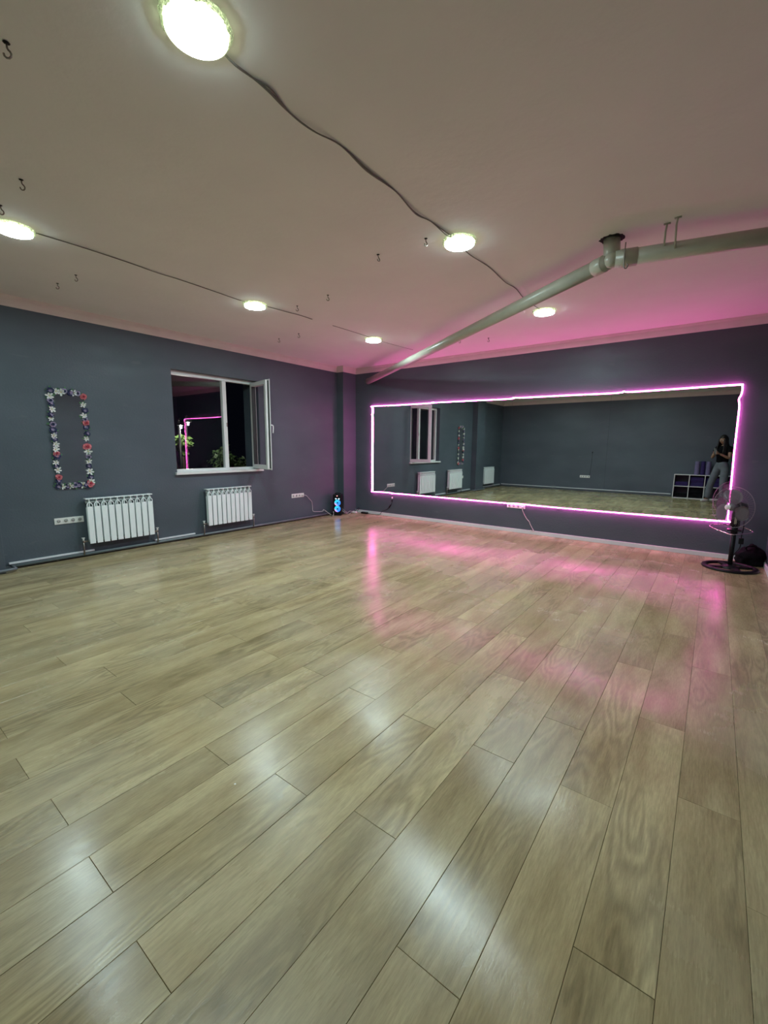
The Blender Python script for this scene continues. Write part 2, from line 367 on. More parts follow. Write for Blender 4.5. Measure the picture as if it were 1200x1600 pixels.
for k in range(-20, 16):
    x0, x1 = max(.0, X00+PW*k), min(XR, X00+PW*(k+1))
    if x1-x0 < .01: continue
    o0 = offs.get(k, .4 if k % 2 == 0 else (.4+.35+.55*random.random()))
    if k not in offs and k % 2 == 0: o0 = .39+.03*random.random()
    y = o0 - PL*3
    while y < YF:
        ya, yb = max(y, YB), min(y+PL, YF)
        y += PL
        if yb-ya < .01: continue
        full = abs((x1-x0)-PW) < 1e-4 and abs((yb-ya)-PL) < 1e-4
        ctr = Vector(((x0+x1)/2, (ya+yb)/2, 0))
        if full and mesh_full is not None:
            o = bpy.data.objects.new('plank', mesh_full); COL.objects.link(o)
        else:
            bm = plank_bm(x1-x0, yb-ya); me = bpy.data.meshes.new('plank'); bmesh.ops.recalc_face_normals(bm, faces=bm.faces); bm.to_mesh(me); bm.free(); me.materials.append(M['oak'])
            o = bpy.data.objects.new('plank', me); COL.objects.link(o)
            if full: mesh_full = me
        o.parent = floor; o.location = ctr + Vector((0, 0, random.uniform(-.0004, 0)))
        o.rotation_euler = (math.radians(random.gauss(0, .02)), math.radians(random.gauss(0, .16)), 0)

# skirtings, cornices
b = B(); box(b, .16, XR-.018, YF-.018, YF, 0, .058, .003); tag(obj('baseboard_back', b, M['skirt_white']), kind='structure')
b = B(); box(b, XR-.018, XR, YB, YF, 0, .058, .003); tag(obj('baseboard_right', b, M['skirt_white']), kind='structure')
b = B(); box(b, 0, XR-.018, YB, YB+.018, 0, .06, .003); tag(obj('baseboard_front', b, M['skirt_dark']), kind='structure')
b = B(); box(b, 0, .012, 1.11, 6.38, 0, .040, .002); box(b, .0, .012, YB+.018, .55, 0, .04, .002)
tag(obj('baseboard_left', b, M['skirt_dark']), kind='structure')
def cornice(name, p0, p1, inward, m0=0, m1=0):
    """moulding run; m0/m1 = mitre direction at the ends"""
    p0, p1, inn = Vector(p0), Vector(p1), Vector(inward); d = (p1-p0).normalized()
    prof = [(0, 0), (0, -.105), (.006, -.105), (.010, -.092), (.018, -.080), (.030, -.050), (.034, -.030), (.046, -.014), (.050, 0)]
    bm = B(); A = []; C = []
    for (q, z) in prof:
        A.append(bm.verts.new(p0 + inn*q + d*(m0*q) + Vector((0, 0, ZC+z)))); C.append(bm.verts.new(p1 + inn*q - d*(m1*q) + Vector((0, 0, ZC+z))))
    n = len(prof)
    for i in range(n): bm.faces.new((A[i], A[(i+1) % n], C[(i+1) % n], C[i]))
    bm.faces.new(A[::-1]); bm.faces.new(C)
    tag(obj(name, bm, M['cornice']), kind='structure')
cornice('trim_1', (0, 1.11, 0), (0, 6.38, 0), (1, 0, 0), 1, 1)
cornice('trim_2', (0, 6.38, 0), (.16, 6.38, 0), (0, -1, 0), 1, -1)
cornice('trim_3', (.16, 6.38, 0), (.16, YF, 0), (1, 0, 0), -1, 1)
cornice('trim_4', (.16, YF, 0), (XR, YF, 0), (0, -1, 0), 1, 1)
cornice('trim_5', (XR, YF, 0), (XR, YB, 0), (-1, 0, 0), 1, 1)
cornice('trim_6', (XR, YB, 0), (0, YB, 0), (0, 1, 0), 1, 1)
cornice('trim_7', (0, YB, 0), (0, .55, 0), (1, 0, 0), 1, 1)
cornice('trim_8', (.17, .55, 0), (.17, 1.11, 0), (1, 0, 0), -1, -1)

# ------------------------------------------------------------------ window
FX = -.10      # room side of the frame
win = empty('window_1', (FX, (WY0+WY1)/2, WZ0)); win['kind'] = 'structure'
b = B()
box(b, FX-.06, FX, WY0, WY0+.045, WZ0, WZ1, .003); box(b, FX-.06, FX, WY1-.045, WY1, WZ0, WZ1, .003)
box(b, FX-.06, FX, WY0+.045, WY1-.045, WZ1-.055, WZ1, .003); box(b, FX-.06, FX, WY0+.045, WY1-.045, WZ0, WZ0+.065, .003)
obj('window_frame', b, M['pvc'], win)
b = B(); box(b, FX-.055, FX+.004, 3.930, 3.995, WZ0+.06, WZ1-.05, .003); mul_ = obj('mullion', b, M['pvc'], win)
b = B(); box(b, FX+.002, FX+.010, 3.978, 3.992, 1.64, 1.70, .002); obj('strike_plate', b, M['steel'], mul_)
b = B(); box(b, FX-.034, FX-.022, WY0+.044, 3.932, WZ0+.064, WZ1-.054); obj('pane', b, M['glass'], win)
b = B(); box(b, FX, .045, WY0-.03, WY1+.03, WZ0-.005, WZ0+.030, .006)
v = obj('window_sill', b, M['pvc'], win)
# casement, swung inwards
HG = Vector((FX+.02, WY1-.095, 0)); fe = Vector((.47, 4.30, 0)); dv = (fe-HG).normalized(); nv = Vector((-dv.y, dv.x, 0))   # nv points to +Y side
SW, SZ0, SZ1 = (fe-HG).length, WZ0+.045, WZ1-.035
sm = Matrix(((dv.x, nv.x, 0, HG.x), (dv.y, nv.y, 0, HG.y), (0, 0, 1, 0), (0, 0, 0, 1)))
def S(bm): bmesh.ops.transform(bm, matrix=sm, verts=bm.verts); return bm
b = B(); st = .062
box(b, 0, st, 0, .055, SZ0, SZ1, .004); box(b, SW-st, SW, 0, .055, SZ0, SZ1, .004)
box(b, st, SW-st, 0, .055, SZ1-st, SZ1, .004); box(b, st, SW-st, 0, .055, SZ0, SZ0+st, .004)
for a in ((-.008, st, SZ0-.012, SZ1+.012), (SW-st, SW+.014, SZ0-.012, SZ1+.012), (st, SW-st, SZ1-st, SZ1+.012), (st, SW-st, SZ0-.012, SZ0+st)):
    box(b, a[0], a[1], .055, .067, a[2], a[3], .002)
sash = obj('sash', S(b), M['pvc'], win)
b = B()
for a in ((st-.006, st+.004, SZ0+st, SZ1-st), (SW-st-.004, SW-st+.006, SZ0+st, SZ1-st)): box(b, a[0], a[1], -.002, .06, a[2], a[3])
box(b, SW-.001, SW+.0015, .030, .054, SZ0+.01, SZ1-.01); obj('gasket', S(b), M['rubber'], sash)
b = B(); box(b, st, SW-st, .022, .034, SZ0+st, SZ1-st); obj('pane', S(b), M['glass'], sash)
b = B(); hz = 1.665
box(b, SW-.045, SW-.018, .066, .076, hz-.035, hz+.035, .003)
tube(b, cr([(SW-.03, .07, hz), (SW-.03, .115, hz), (SW-.03, .125, hz-.03), (SW-.03, .118, hz-.12)], 6), .009, 8)
obj('handle', S(b), M['pvc'], sash, True)

# ------------------------------------------------------------------ ceiling lamps
def make_lamp():
    root = empty('ceiling_lamp')
    b = B(); lathe(b, [(.0, 0), (.106, 0), (.110, -.006), (.110, -.029), (.1065, -.0305), (.0, -.0305)], 40); obj('housing', b, M['led_side'], root)
    b = B(); lathe(b, [(.1055, -.0306), (.1045, -.0318), (0, -.0322)], 40); obj('diffuser', b, M['led'], root)
    b = B()
    rnd = random.Random(3); prof = []
    ring = []
    for k in range(72):
        a = 2*math.pi*k/72; rj = rnd.uniform(-.004, .005)
        ring.append([Vector(((r+rj)*math.cos(a), (r+rj)*math.sin(a), z)) for r, z in ((.114, -.001), (.113, -.014+rnd.uniform(-.004, .004)), (.121, -.013+rnd.uniform(-.005, .005)), (.126, -.001))])
    vs = [[b.verts.new(p) for p in q] for q in ring]
    for k in range(72):
        for j in range(4): b.faces.new((vs[k][j], vs[(k+1) % 72][j], vs[(k+1) % 72][(j+1) % 4], vs[k][(j+1) % 4]))
    obj('rim', b, M['led_rim'], root)
    return root
LP = [((4.35, 1.035), 'largest round lamp, nearest the camera at the top of the photo'),
      ((1.885, 1.06), 'round ceiling lamp cut by the left edge of the photo'),
      ((1.87, 3.113), 'round ceiling lamp in front of the window, mid row of the left line'),
      ((1.964, 5.058), 'farthest small ceiling lamp near the mirror wall corner'),
      ((4.343, 3.108), 'round ceiling lamp joined by cables on both sides, nearer side of the beige pipe'),
      ((4.33, 5.169), 'ceiling lamp beyond the beige pipe, over the big mirror')]
lamp0 = make_lamp()
for i, ((x, y), lab) in enumerate(LP):
    o = lamp0 if i == 0 else copy_tree(lamp0)
    o.location = (x, y, ZC); o.rotation_euler = (0, 0, i*1.3)
    tag(o, lab, 'ceiling light', 'round LED lamps on the ceiling')

# cables stapled along the ceiling
def cable(name, pts, r, m, label, cat='cable', group=None, sag=0, seg=6, strands=1, spread=0.0):
    b = B()
    for s in range(strands):
        rr = random.Random(s+11)
        P = [Vector(p) + (Vector((rr.uniform(-spread, spread), rr.uniform(-spread, spread), -abs(rr.uniform(0, spread)))) if 0 < i < len(pts)-1 and i % 2 else Vector()) for i, p in enumerate(pts)]
        tube(b, cr(P, 6), r, seg)
    return tag(obj(name, b, m), label, cat, group)
zc = ZC-.006
cable('ceiling_cable', [(4.335, 1.15, zc), (4.339, 1.202, zc-.003), (4.328, 1.295, zc), (4.339, 1.382, zc-.003), (4.303, 1.515, zc), (4.325, 1.65, zc-.003), (4.343, 1.813, zc), (4.332, 2.047, zc-.003), (4.334, 2.305, zc), (4.312, 2.563, zc-.003), (4.322, 2.731, zc), (4.338, 2.941, zc-.003), (4.34, 2.99, zc)], .0035, M['cable_grey'],
      'loose grey double cable from the largest lamp to the one before the beige pipe', group='cables along the ceiling', strands=3, spread=.011)
cable('ceiling_cable', [(4.313, 3.23, zc), (4.313, 3.362, zc-.003), (4.329, 3.682, zc), (4.317, 4.066, zc-.003), (4.328, 4.296, zc), (4.303, 4.615, zc-.003), (4.31, 5.05, zc)], .0035, M['cable_grey'],
      'thin cable running past the beige pipe to the lamp over the mirror', group='cables along the ceiling', strands=2, spread=.004)
cable('ceiling_cable', [(1.93, 1.17, zc), (1.957, 1.443, zc-.003), (1.93, 1.8, zc), (1.918, 2.05, zc-.003), (1.908, 2.312, zc), (1.869, 2.98, zc-.003)], .004, M['cable_grey'],
      'thin cable from the lamp at the left edge to the lamp before the window', group='cables along the ceiling', strands=2, spread=.003)
cable('ceiling_cable', [(1.93, 3.23, zc), (1.974, 3.485, zc-.003), (1.98, 3.65, zc), (1.985, 3.85, zc-.003)], .004, M['cable_grey'],
      'short cable stub leaving the lamp before the window towards the far corner', group='cables along the ceiling', strands=2, spread=.003)
cable('ceiling_cable', [(1.988, 4.2, zc), (1.998, 4.558, zc), (2.0, 4.93, zc)], .0028, M['cable_grey'],
      'faint thin cable ending at the farthest small lamp', group='cables along the ceiling')
cable('ceiling_cable', [(1.98, 5.18, zc), (2.012, 5.564, zc), (2.05, 5.95, zc)], .0022, M['cable_grey'],
      'faint thin cable beyond the farthest small lamp', group='cables along the ceiling')

# hooks
def make_hook():
    root = empty('ceiling_hook')
    b = B(); lathe(b, [(0, 0), (.010, 0), (.012, -.002), (.006, -.005), (0, -.005)], 12); obj('plate', b, M['hole'], root)
    b = B(); P = [(0, 0, 0), (0, 0, -.026)]
    for k in range(9):
        a = math.radians(90 - k*33); P.append((-.012+.013*math.cos(a-math.pi/2+math.pi/2)*1.0, 0, -.040+.014*math.sin(a)))
    P = [(0, 0, 0), (0, 0, -.018), (.004, 0, -.026)] + [(.013*math.sin(math.radians(a)), 0, -.040+.014*math.cos(math.radians(a))) for a in (40, 80, 120, 160, 200, 240, 275)]
    tube(b, P, .0038, 6); obj('hook', b, M['steel'], root, True)
    return root
HK = [((3.70, .635), 'large screw hook at the top left corner of the photo', .5), ((2.645, .925), 'screw hook above the lamp at the left edge', .2), ((2.19, .925), 'screw hook cut by the left edge just above the lamp there', .9),
      ((1.235, 1.645), 'screw hook over the flower mirror, lower right of the lamp at the left edge', 0), ((.85, 1.617), 'faint hook closest to the left cornice over the flower mirror', .4), ((3.71, 2.933), 'open screw hook in the middle of the ceiling, left of the cabled lamp', 1.9),
      ((4.16, 2.929), 'screw hook just left of the cabled lamp before the pipe', 1.2), ((2.72, 3.37), 'screw hook upper right of the lamp before the window', .7), ((2.205, 3.418), 'screw hook right beside the lamp before the window', 1.0),
      ((1.322, 4.227), 'screw hook below and right of the short cable stub', .2), ((.873, 4.255), 'faint hook closest to the cornice over the window', .5), ((2.955, 5.785), 'tiny hook under the far stretch of beige pipe', .5), ((3.318, 5.952), 'tiny hook near the cornice over the mirror', .1)]
h0 = make_hook()
for i, ((x, y), lab, rz) in enumerate(HK):
    o = h0 if i == 0 else copy_tree(h0)
    o.location = (x, y, ZC); o.rotation_euler = (0.15*math.sin(i), 0, rz*.4+.65); tag(o, lab, 'hook', 'screw hooks in the ceiling')

# ------------------------------------------------------------------ beige pipe
J = Vector((5.27, 3.72, 2.715)); PE = Vector((.474, 6.754, 2.606)); PR = Vector((XR, 4.10, 2.745))
pipe = empty('drain_pipe', J, 'beige painted drain pipe crossing the ceiling above the mirror', 'pipe')
b = B(); tube(b, [J+(PE-J).normalized()*.02, PE], .055, 28); obj('pipe_run', b, M['pipe_beige'], pipe)
b = B(); tube(b, [J+Vector((.02, 0, 0)), PR], .055, 28); obj('pipe_run', b, M['pipe_beige'], pipe)
b = B(); tube(b, [J+Vector((0, .01, -.02)), Vector((5.255, 3.745, ZC))], .056, 28); lathe(b, [(.0, .0565), (.03, .048), (.048, .03), (.0565, 0), (.048, -.03), (.03, -.048), (0, -.0565)], 24, Matrix.Translation(J)); obj('tee', b, M['pipe_beige'], pipe)
b = B(); d = (PR-J).normalized(); tube(b, [J+d*.05, J+d*.075, J+d*.16, J+d*.165], [.058, .061, .061, .056], 28); d2 = (PE-J).normalized(); tube(b, [J+d2*.06, J+d2*.065, J+d2*.15, J+d2*.155], [.056, .060, .060, .056], 28); obj('coupling', b, M['pipe_beige'], pipe)
b = B(); rnd = random.Random(5); A = []; C = []; D_ = []
for k in range(36):
    a = 2*math.pi*k/36; r1 = .076+rnd.uniform(-.005, .010)
    A.append(b.verts.new((5.255+.050*math.cos(a), 3.745+.050*math.sin(a), ZC-.0015))); C.append(b.verts.new((5.255+r1*math.cos(a), 3.745+r1*math.sin(a), ZC-.002))); D_.append(b.verts.new((5.255+(r1+.006)*math.cos(a), 3.745+(r1+.006)*math.sin(a), ZC+.001)))
for k in range(36):
    b.faces.new((A[k], A[(k+1) % 36], C[(k+1) % 36], C[k])); b.faces.new((C[k], C[(k+1) % 36], D_[(k+1) % 36], D_[k]))
tag(obj('broken_hole', b, M['hole'], pipe), 'ragged dark hole where the pipe meets the ceiling')
for (tx, ty, sx) in ((5.60, 3.72, .03), (5.665, 3.665, .0)):
    b = B(); pj = J + (PR-J)*((tx-J.x)/(PR.x-J.x))
    tube(b, [(tx, ty, ZC), (tx-.005, ty-.01, ZC-.05), (tx-.012, pj.y-.056, pj.z-.01+sx)], .006, 8); box(b, tx-.02, tx+.02, ty-.01, ty+.01, ZC-.006, ZC)
    obj('hanger_rod', b, M['pipe_beige'], pipe, True)
b = B(); hx = 5.36; hy = J.y + (PR.y-J.y)*(hx-J.x)/(PR.x-J.x)-.062
tube(b, cr([(hx, hy, 2.80), (hx, hy-.004, 2.72), (hx, hy-.004, 2.64), (hx+.016, hy-.004, 2.622), (hx+.026, hy-.004, 2.640), (hx+.018, hy-.004, 2.655)], 6), .004, 8); obj('strap_hook', b, M['steel'], pipe, True)

# ------------------------------------------------------------------ mirror and neon
mir = empty('wall_mirror', (3.4, YF, .47), 'wide wall mirror of four panels framed by pink light', 'mirror')
xs = [.605, 2.0, 3.405, 4.80, 6.185]
for i in range(4):
    b = B(); box(b, xs[i]+.0006, xs[i+1]-.0006, YF-.007, YF, .470, 2.112-.004*i)
    for f in b.faces: f.material_index = 1
    b.faces.ensure_lookup_table(); b.faces[2].material_index = 0
    obj('mirror_panel', b, [M['mirror'], M['mirror_edge']], mir)
yn = YF-.024
path = [(.604, 2.124), (1.1, 2.118), (1.94, 2.116), (1.965, 2.128), (2.0, 2.119), (2.7, 2.113), (3.36, 2.105), (3.42, 2.122), (3.5, 2.112), (4.2, 2.105), (4.86, 2.095), (4.95, 2.112), (5.04, 2.098), (5.7, 2.102), (6.15, 2.105), (6.188, 2.090), (6.190, 2.00), (6.172, 1.94), (6.180, 1.88), (6.185, 1.80), (6.19, 1.3), (6.203, .8), (6.208, .50), (6.19, .468), (5.6, .463), (4.9, .460), (4.2, .458), (3.55, .463), (3.3, .458), (2.4, .458), (1.6, .460), (1.13, .458), (1.105, .452), (1.07, .462), (.8, .462), (.604, .460), (.600, .50), (.598, 1.0), (.600, 1.6), (.598, 1.93), (.586, 1.965), (.602, 2.0), (.600, 2.10)]
neon = empty('light_strip', (3.4, YF, .46), 'glowing pink light strip taped around the big mirror', 'light strip')
b = B(); tube(b, cr([(x, yn, z) for x, z in path], 3, True), .0072, 10, closed=True); obj('glowing_tube', b, M['neon'], neon, True)
for (x, z) in ((1.965, 2.135), (3.42, 2.130), (4.95, 2.120), (6.178, 1.925), (.578, 1.965), (1.105, .440), (4.2, .447), (3.36, .447)):
    b = B(); box(b, x-.010, x+.010, YF-.036, YF, z-.006, z+.004, .002); obj('clip', b, M['clip'], neon)

# ------------------------------------------------------------------ radiators
def make_radiator(n=10):
    root = empty('radiator')       # local: along +y, wall at x=0, z=0 floor
    pw = .0775; x0, x1 = .035, .125; zb, zt = .165, .712
    for i in range(n):
        y = i*pw; yc = y+pw/2; b = B()
        # front plate
        box(b, x1-.010, x1, y+.0075, y+pw-.0075, zb, zt-.098, .003)
        # shoulders of the plate rise to a narrow rounded neck
        tube(b, cr([(x1-.006, yc-.030, zt-.098), (x1-.008, yc-.026, zt-.070), (x1-.014, yc-.008, zt-.048), (x1-.018, yc, zt-.020)], 4), .005, 6)
        tube(b, cr([(x1-.006, yc+.030, zt-.098), (x1-.008, yc+.026, zt-.070), (x1-.014, yc+.008, zt-.048), (x1-.018, yc, zt-.020)], 4), .005, 6)
        box(b, x0, x1-.004, yc-.003, yc+.003, zb, zt-.012)
        # back fins and water column
        box(b, x0+.02, x1-.03, yc-.014, yc+.014, zb+.01, zt-.04, .004)
        box(b, x0+.022, x0+.030, y+.016, y+pw-.016, zb+.02, zt-.11)
        # top cap
        box(b, x0+.004, x1-.006, y+.002, y+pw-.002, zt-.012, zt, .003)
        obj('section', b, M['rad'], root)
    L_ = n*pw
    for zz in (zb+.03, zt-.045):
        b = B(); tube(b, [(.08, .01, zz), (.08, L_-.01, zz)], .016, 12); obj('header_tube', b, M['rad_in'], root)
    for s, ye in ((-1, 0), (1, L_)):
        b = B(); tube(b, [(.08, ye, zb+.03), (.08, ye+s*.03, zb+.03)], .010, 10); tube(b, [(.08, ye+s*.022, zb+.03), (.08, ye+s*.055, zb+.03)], .013, 10)
        tube(b, [(.08, ye+s*.048, zb+.04), (.08, ye+s*.048, .06), (.06, ye+s*.048, .038)], .009, 10)
        v = obj('valve', b, M['steel'], root, True)
        b = B(); tube(b, [(.08, ye+s*.048, zb+.04), (.08, ye+s*.048, zb+.075)], [.012, .010], 10); box(b, .066, .094, ye+s*.048-.016, ye+s*.048+.016, zb+.070, zb+.078, .002); obj('valve_knob', b, M['pvc'], v)
    return root
rad0 = make_radiator()
for i, (y, lab) in enumerate(((1.912, 'white ten-section radiator below the flower mirror'), (3.462, 'white ten-section radiator under the window'), (-.42, 'white radiator seen only in the mirror, beyond the pilaster'))):
    o = rad0 if i == 0 else copy_tree(rad0)
    o.location = (0.0, y, 0); tag(o, lab, 'radiator', 'sectional radiators on the left wall')
b = B(); tube(b, [(.048, 1.20, .034), (.048, 6.36, .034)], .017, 12); tube(b, [(.048, 1.19, .034), (.19, 1.19, .034), (.205, 1.12, .034), (.205, .5, .034), (.19, .46, .034), (.06, .46, .034), (.048, .40, .034), (.048, -1.2, .034)], .015, 10)
hp = tag(obj('heating_pipe', b, M['grey_pipe']), 'grey painted heating pipe running low along the left wall', 'pipe')
for y in (1.6, 3.25, 4.9):
    b = B(); box(b, .0, .055, y-.008, y+.008, .010, .020); obj('pipe_bracket', b, M['steel'], hp)
for (a, c, lab) in ((1.17, 1.99, 'white cable trunking left of the radiator below the flower mirror'), (2.72, 3.30, 'white cable trunking between the two radiators under the window wall'), (4.9, 6.0, 'thin white trunking along the floor towards the black speaker')):
    b = B(); box(b, 0, .030, a, c, .052 if c < 4 else .010, .072 if c < 4 else .026, .003)
    tag(obj('cable_trunking', b, M['skirt_white']), lab, 'cable trunking', 'white trunking on the left wall')
b = B(); box(b, .0, .024, YB+.05, .54, .055, .075, .003); tag(obj('cable_trunking', b, M['skirt_white']), 'white trunking under the radiator seen only in the mirror', 'cable trunking', 'white trunking on the left wall')
b = B(); box(b, .05, 5.10, YB, YB+.022, .066, .088, .003); tag(obj('cable_trunking', b, M['skirt_white']), 'long white trunking on the wall behind the camera, seen in the mirror', 'cable trunking')

# ------------------------------------------------------------------ sockets
def make_socket():
    root = empty('power_socket')      # local: x along the wall (width .295), z up, +y out of the wall
    b = B(); box(b, -.1475, .1475, 0, .009, -.037, .037, .004); obj('cover_plate', b, M['socket'], root)
    for k in range(4):
        cx_ = (k-1.5)*.0715; b = B()
        mt = Matrix.Translation((cx_, .009, 0)) @ Matrix.Rotation(-math.pi/2, 4, 'X')
        lathe(b, [(.026, 0), (.0265, .004), (.0225, .004), (.020, .0005), (.0, .0005)], 24, mt, 0)
        s = obj('socket', b, M['socket'], root)
        b = B(); mt2 = Matrix.Translation((cx_, .0098, 0)) @ Matrix.Rotation(-math.pi/2, 4, 'X')
        lathe(b, [(.019, 0), (.019, .0006), (0, .0006)], 24, mt2, 0)
        for dx in (-.0095, .0095): lathe(b, [(.0028, .0007), (.0028, .0012), (0, .0012)], 8, Matrix.Translation((cx_+dx, .0098, 0)) @ Matrix.Rotation(-math.pi/2, 4, 'X'), 1)
        obj('well', b, [M['socket_in'], M['hole']], s)
    return root
s0 = make_socket()
SK = [((0, 1.765, .462), -math.pi/2, 'white four-gang socket on the left wall beside the radiator below the flower mirror'), ((0, 5.31, .455), -math.pi/2, 'white four-gang socket on the left wall feeding the black speaker'),
      ((3.548, YF, .425), math.pi, 'white four-gang socket at the lower edge of the big mirror'), ((2.79, YB, .462), 0, 'white four-gang socket on the wall behind the camera, seen in the mirror')]
for i, (p, rz, lab) in enumerate(SK):
    o = s0 if i == 0 else copy_tree(s0)
    o.location = p; o.rotation_euler = (0, 0, rz); tag(o, lab, 'socket', 'four-gang wall sockets')
# plugs + leads
def plug(p, out, m, name='plug'):
    b = B(); mt = frame_mtx(p, out); lathe(b, [(0, 0), (.017, 0), (.018, .012), (.012, .030), (.006, .036), (0, .036)], 14, mt); return b
pc = empty('power_cable', (3.655, YF, .42), 'white cable hanging from the socket under the mirror to the skirting', 'cable')
obj('plug', plug((3.655, YF-.010, .418), (0, -1, 0), None), M['socket'], pc)
b = B(); tube(b, cr([(3.655, YF-.04, .415), (3.675, YF-.055, .37), (3.70, YF-.03, .30), (3.735, YF-.02, .24), (3.775, YF-.018, .20), (3.80, YF-.018, .15), (3.85, YF-.020, .07), (3.86, YF-.024, .058), (3.80, YF-.022, .063)], 6), .0050, 7); obj('cord', b, M['cable_white'], pc, True)
pc = empty('power_cable', (0, 5.42, .455), 'white cable from the left wall socket down to the black speaker', 'cable')
obj('plug', plug((.010, 5.418, .455), (1, 0, 0), None), M['socket'], pc)
b = B(); tube(b, cr([(.04, 5.425, .455), (.05, 5.48, .44), (.03, 5.56, .38), (.015, 5.63, .325), (.012, 5.65, .29), (.012, 5.66, .20), (.020, 5.67, .125), (.03, 5.78, .105), (.04, 5.90, .10), (.04, 5.925, .13), (.05, 5.97, .10), (.10, 6.02, .045), (.15, 6.05, .008), (.18, 6.04, .006), (.17, 6.07, .03), (.12, 6.12, .11), (.12, 6.15, .15)], 6), .0045, 7); obj('cord', b, M['cable_white'], pc, True)
b = B(); box(b, .14, .175, 6.02, 6.055, 0, .014, .003); obj('adapter', b, M['black'], pc)
pc = empty('strip_power_lead', (1.1, YF, .45), 'black lead with inline controller hanging from the pink light strip', 'cable')
b = B(); tube(b, cr([(1.105, yn, .445), (1.10, YF-.015, .40), (1.095, YF-.014, .33), (1.085, YF-.012, .27), (1.05, YF-.014, .20), (.97, YF-.012, .13), (.87, YF-.014, .09), (.84, YF-.028, .055), (.80, YF-.04, .012), (.62, YF-.05, .006)], 6), .0042, 7); obj('cord', b, M['black'], pc, True)
b = B(); tube(b, [(1.097, YF-.016, .385), (1.097, YF-.016, .345)], .012, 10); obj('connector', b, M['socket'], pc)
for pts_ in ([(1.094, YF-.016, .335), (1.092, YF-.016, .300)], [(1.06, YF-.016, .225), (1.025, YF-.016, .175)]):
    b = B(); tube(b, pts_, .0135, 10); obj('controller', b, M['black'], pc)
b = B(); box(b, .37, .52, 6.655, 6.715, 0, .032, .006); ad_ = tag(obj('power_adapter', b, M['black']), 'small black power adapter on the floor against the white skirting', 'adapter')
b = B(); tube(b, cr([(.52, 6.685, .014), (.55, 6.70, .010), (.60, 6.704, .006), (.62, 6.704, .006)], 5), .004, 6); obj('cord', b, M['black'], ad_, True)
ext = empty('extension_block', (.24, 6.62, 0), 'white extension block with tangled leads in the corner behind the speaker', 'extension lead')
b = B(); box(b, .20, .30, 6.58, 6.63, 0, .040, .010); obj('block', b, M['socket'], ext, True)
b = B(); tube(b, cr([(.20, 6.605, .02), (.21, 6.50, .05), (.22, 6.42, .03), (.225, 6.30, .10), (.20, 6.24, .16)], 6), .0045, 6)
tube(b, cr([(.20, 6.595, .03), (.24, 6.48, .01), (.28, 6.38, .01), (.26, 6.28, .06), (.22, 6.25, .10)], 6), .004, 6); obj('cord', b, M['cable_white'], ext, True)
b = B(); tube(b, cr([(.29, 6.62, .03), (.31, 6.68, .09), (.27, 6.72, .10), (.22, 6.70, .06), (.24, 6.63, .04)], 6), .006, 6); obj('cord', b, M['black'], ext, True)
b = B(); tube(b, [(2.96, YB+.004, 1.21), (2.955, YB+.004, .9), (2.93, YB+.004, .5)], .004, 6); box(b, 2.945, 2.975, YB, YB+.012, 1.20, 1.24, .002)
tag(obj('wall_wire', b, M['black']), 'thin black wire down the wall behind the camera, seen in the mirror', 'cable')

# ------------------------------------------------------------------ speaker
sp = empty('speaker', (.17, 6.20, 0), 'black tower speaker with two glowing blue rings in the corner', 'speaker')
ang = math.atan2(-1, .55)     # faces into the room
fd = Vector((math.cos(ang), math.sin(ang), 0)); sd = Vector((-fd.y, fd.x, 0)); spc = Vector((.165, 6.20, 0))
SPM = Matrix(((sd.x, fd.x, 0, spc.x), (sd.y, fd.y, 0, spc.y), (0, 0, 1, 0), (0, 0, 0, 1)))   # local x = side, y = front
b = B(); box(b, -.085, .085, -.085, .075, .012, .420, .018); bmesh.ops.transform(b, matrix=SPM, verts=b.verts); obj('cabinet', b, M['black'], sp)
b = B(); box(b, -.07, .07, -.06, .06, 0, .014, .003); bmesh.ops.transform(b, matrix=SPM, verts=b.verts); obj('foot', b, M['black'], sp)
def glow_ring():
    m, nt, bs = nodes('rgb_ring_light'); L = nt.links.new
    tc = N(nt, 'ShaderNodeTexCoord'); gd = N(nt, 'ShaderNodeSeparateXYZ'); L(tc.outputs['Generated'], gd.inputs[0])
    mr = N(nt, 'ShaderNodeMath', operation='SUBTRACT'); L(gd.outputs['Z'], mr.inputs[0]); L(gd.outputs['X'], mr.inputs[1])
    rp = N(nt, 'ShaderNodeValToRGB'); e = rp.color_ramp.elements; e[0].position = 0; e[0].color = (.03, .16, 1, 1); e[1].position = 1; e[1].color = (.02, .75, .95, 1)
    x = e.new(.45); x.color = (.03, .35, 1, 1)
    m2 = N(nt, 'ShaderNodeMath', operation='MULTIPLY_ADD'); m2.inputs[1].default_value = .6; m2.inputs[2].default_value = .5; L(mr.outputs[0], m2.inputs[0]); L(m2.outputs[0], rp.inputs['Fac'])
    gz = N(nt, 'ShaderNodeMath', operation='ADD'); L(gd.outputs['Z'], gz.inputs[0]); L(gd.outputs['X'], gz.inputs[1])
    lt = N(nt, 'ShaderNodeMapRange'); lt.inputs['From Min'].default_value = .75; lt.inputs['From Max'].default_value = .35; L(gz.outputs[0], lt.inputs['Value'])
    mx = N(nt, 'ShaderNodeMix', data_type='RGBA'); mx.inputs['B'].default_value = (.95, .35, .8, 1); L(lt.outputs[0], mx.inputs['Factor']); L(rp.outputs['Color'], mx.inputs['A'])
    L(mx.outputs['Result'], bs.inputs['Emission Color']); bs.inputs['Emission Strength'].default_value = 1.3; bs.inputs['Base Color'].default_value = (.02, .03, .05, 1)
    return m
MR = glow_ring(); ML = emat('small_white_led', (.55, .8, 1), 3.0); MRD = emat('small_red_led', (1, .25, .25), 2.5)
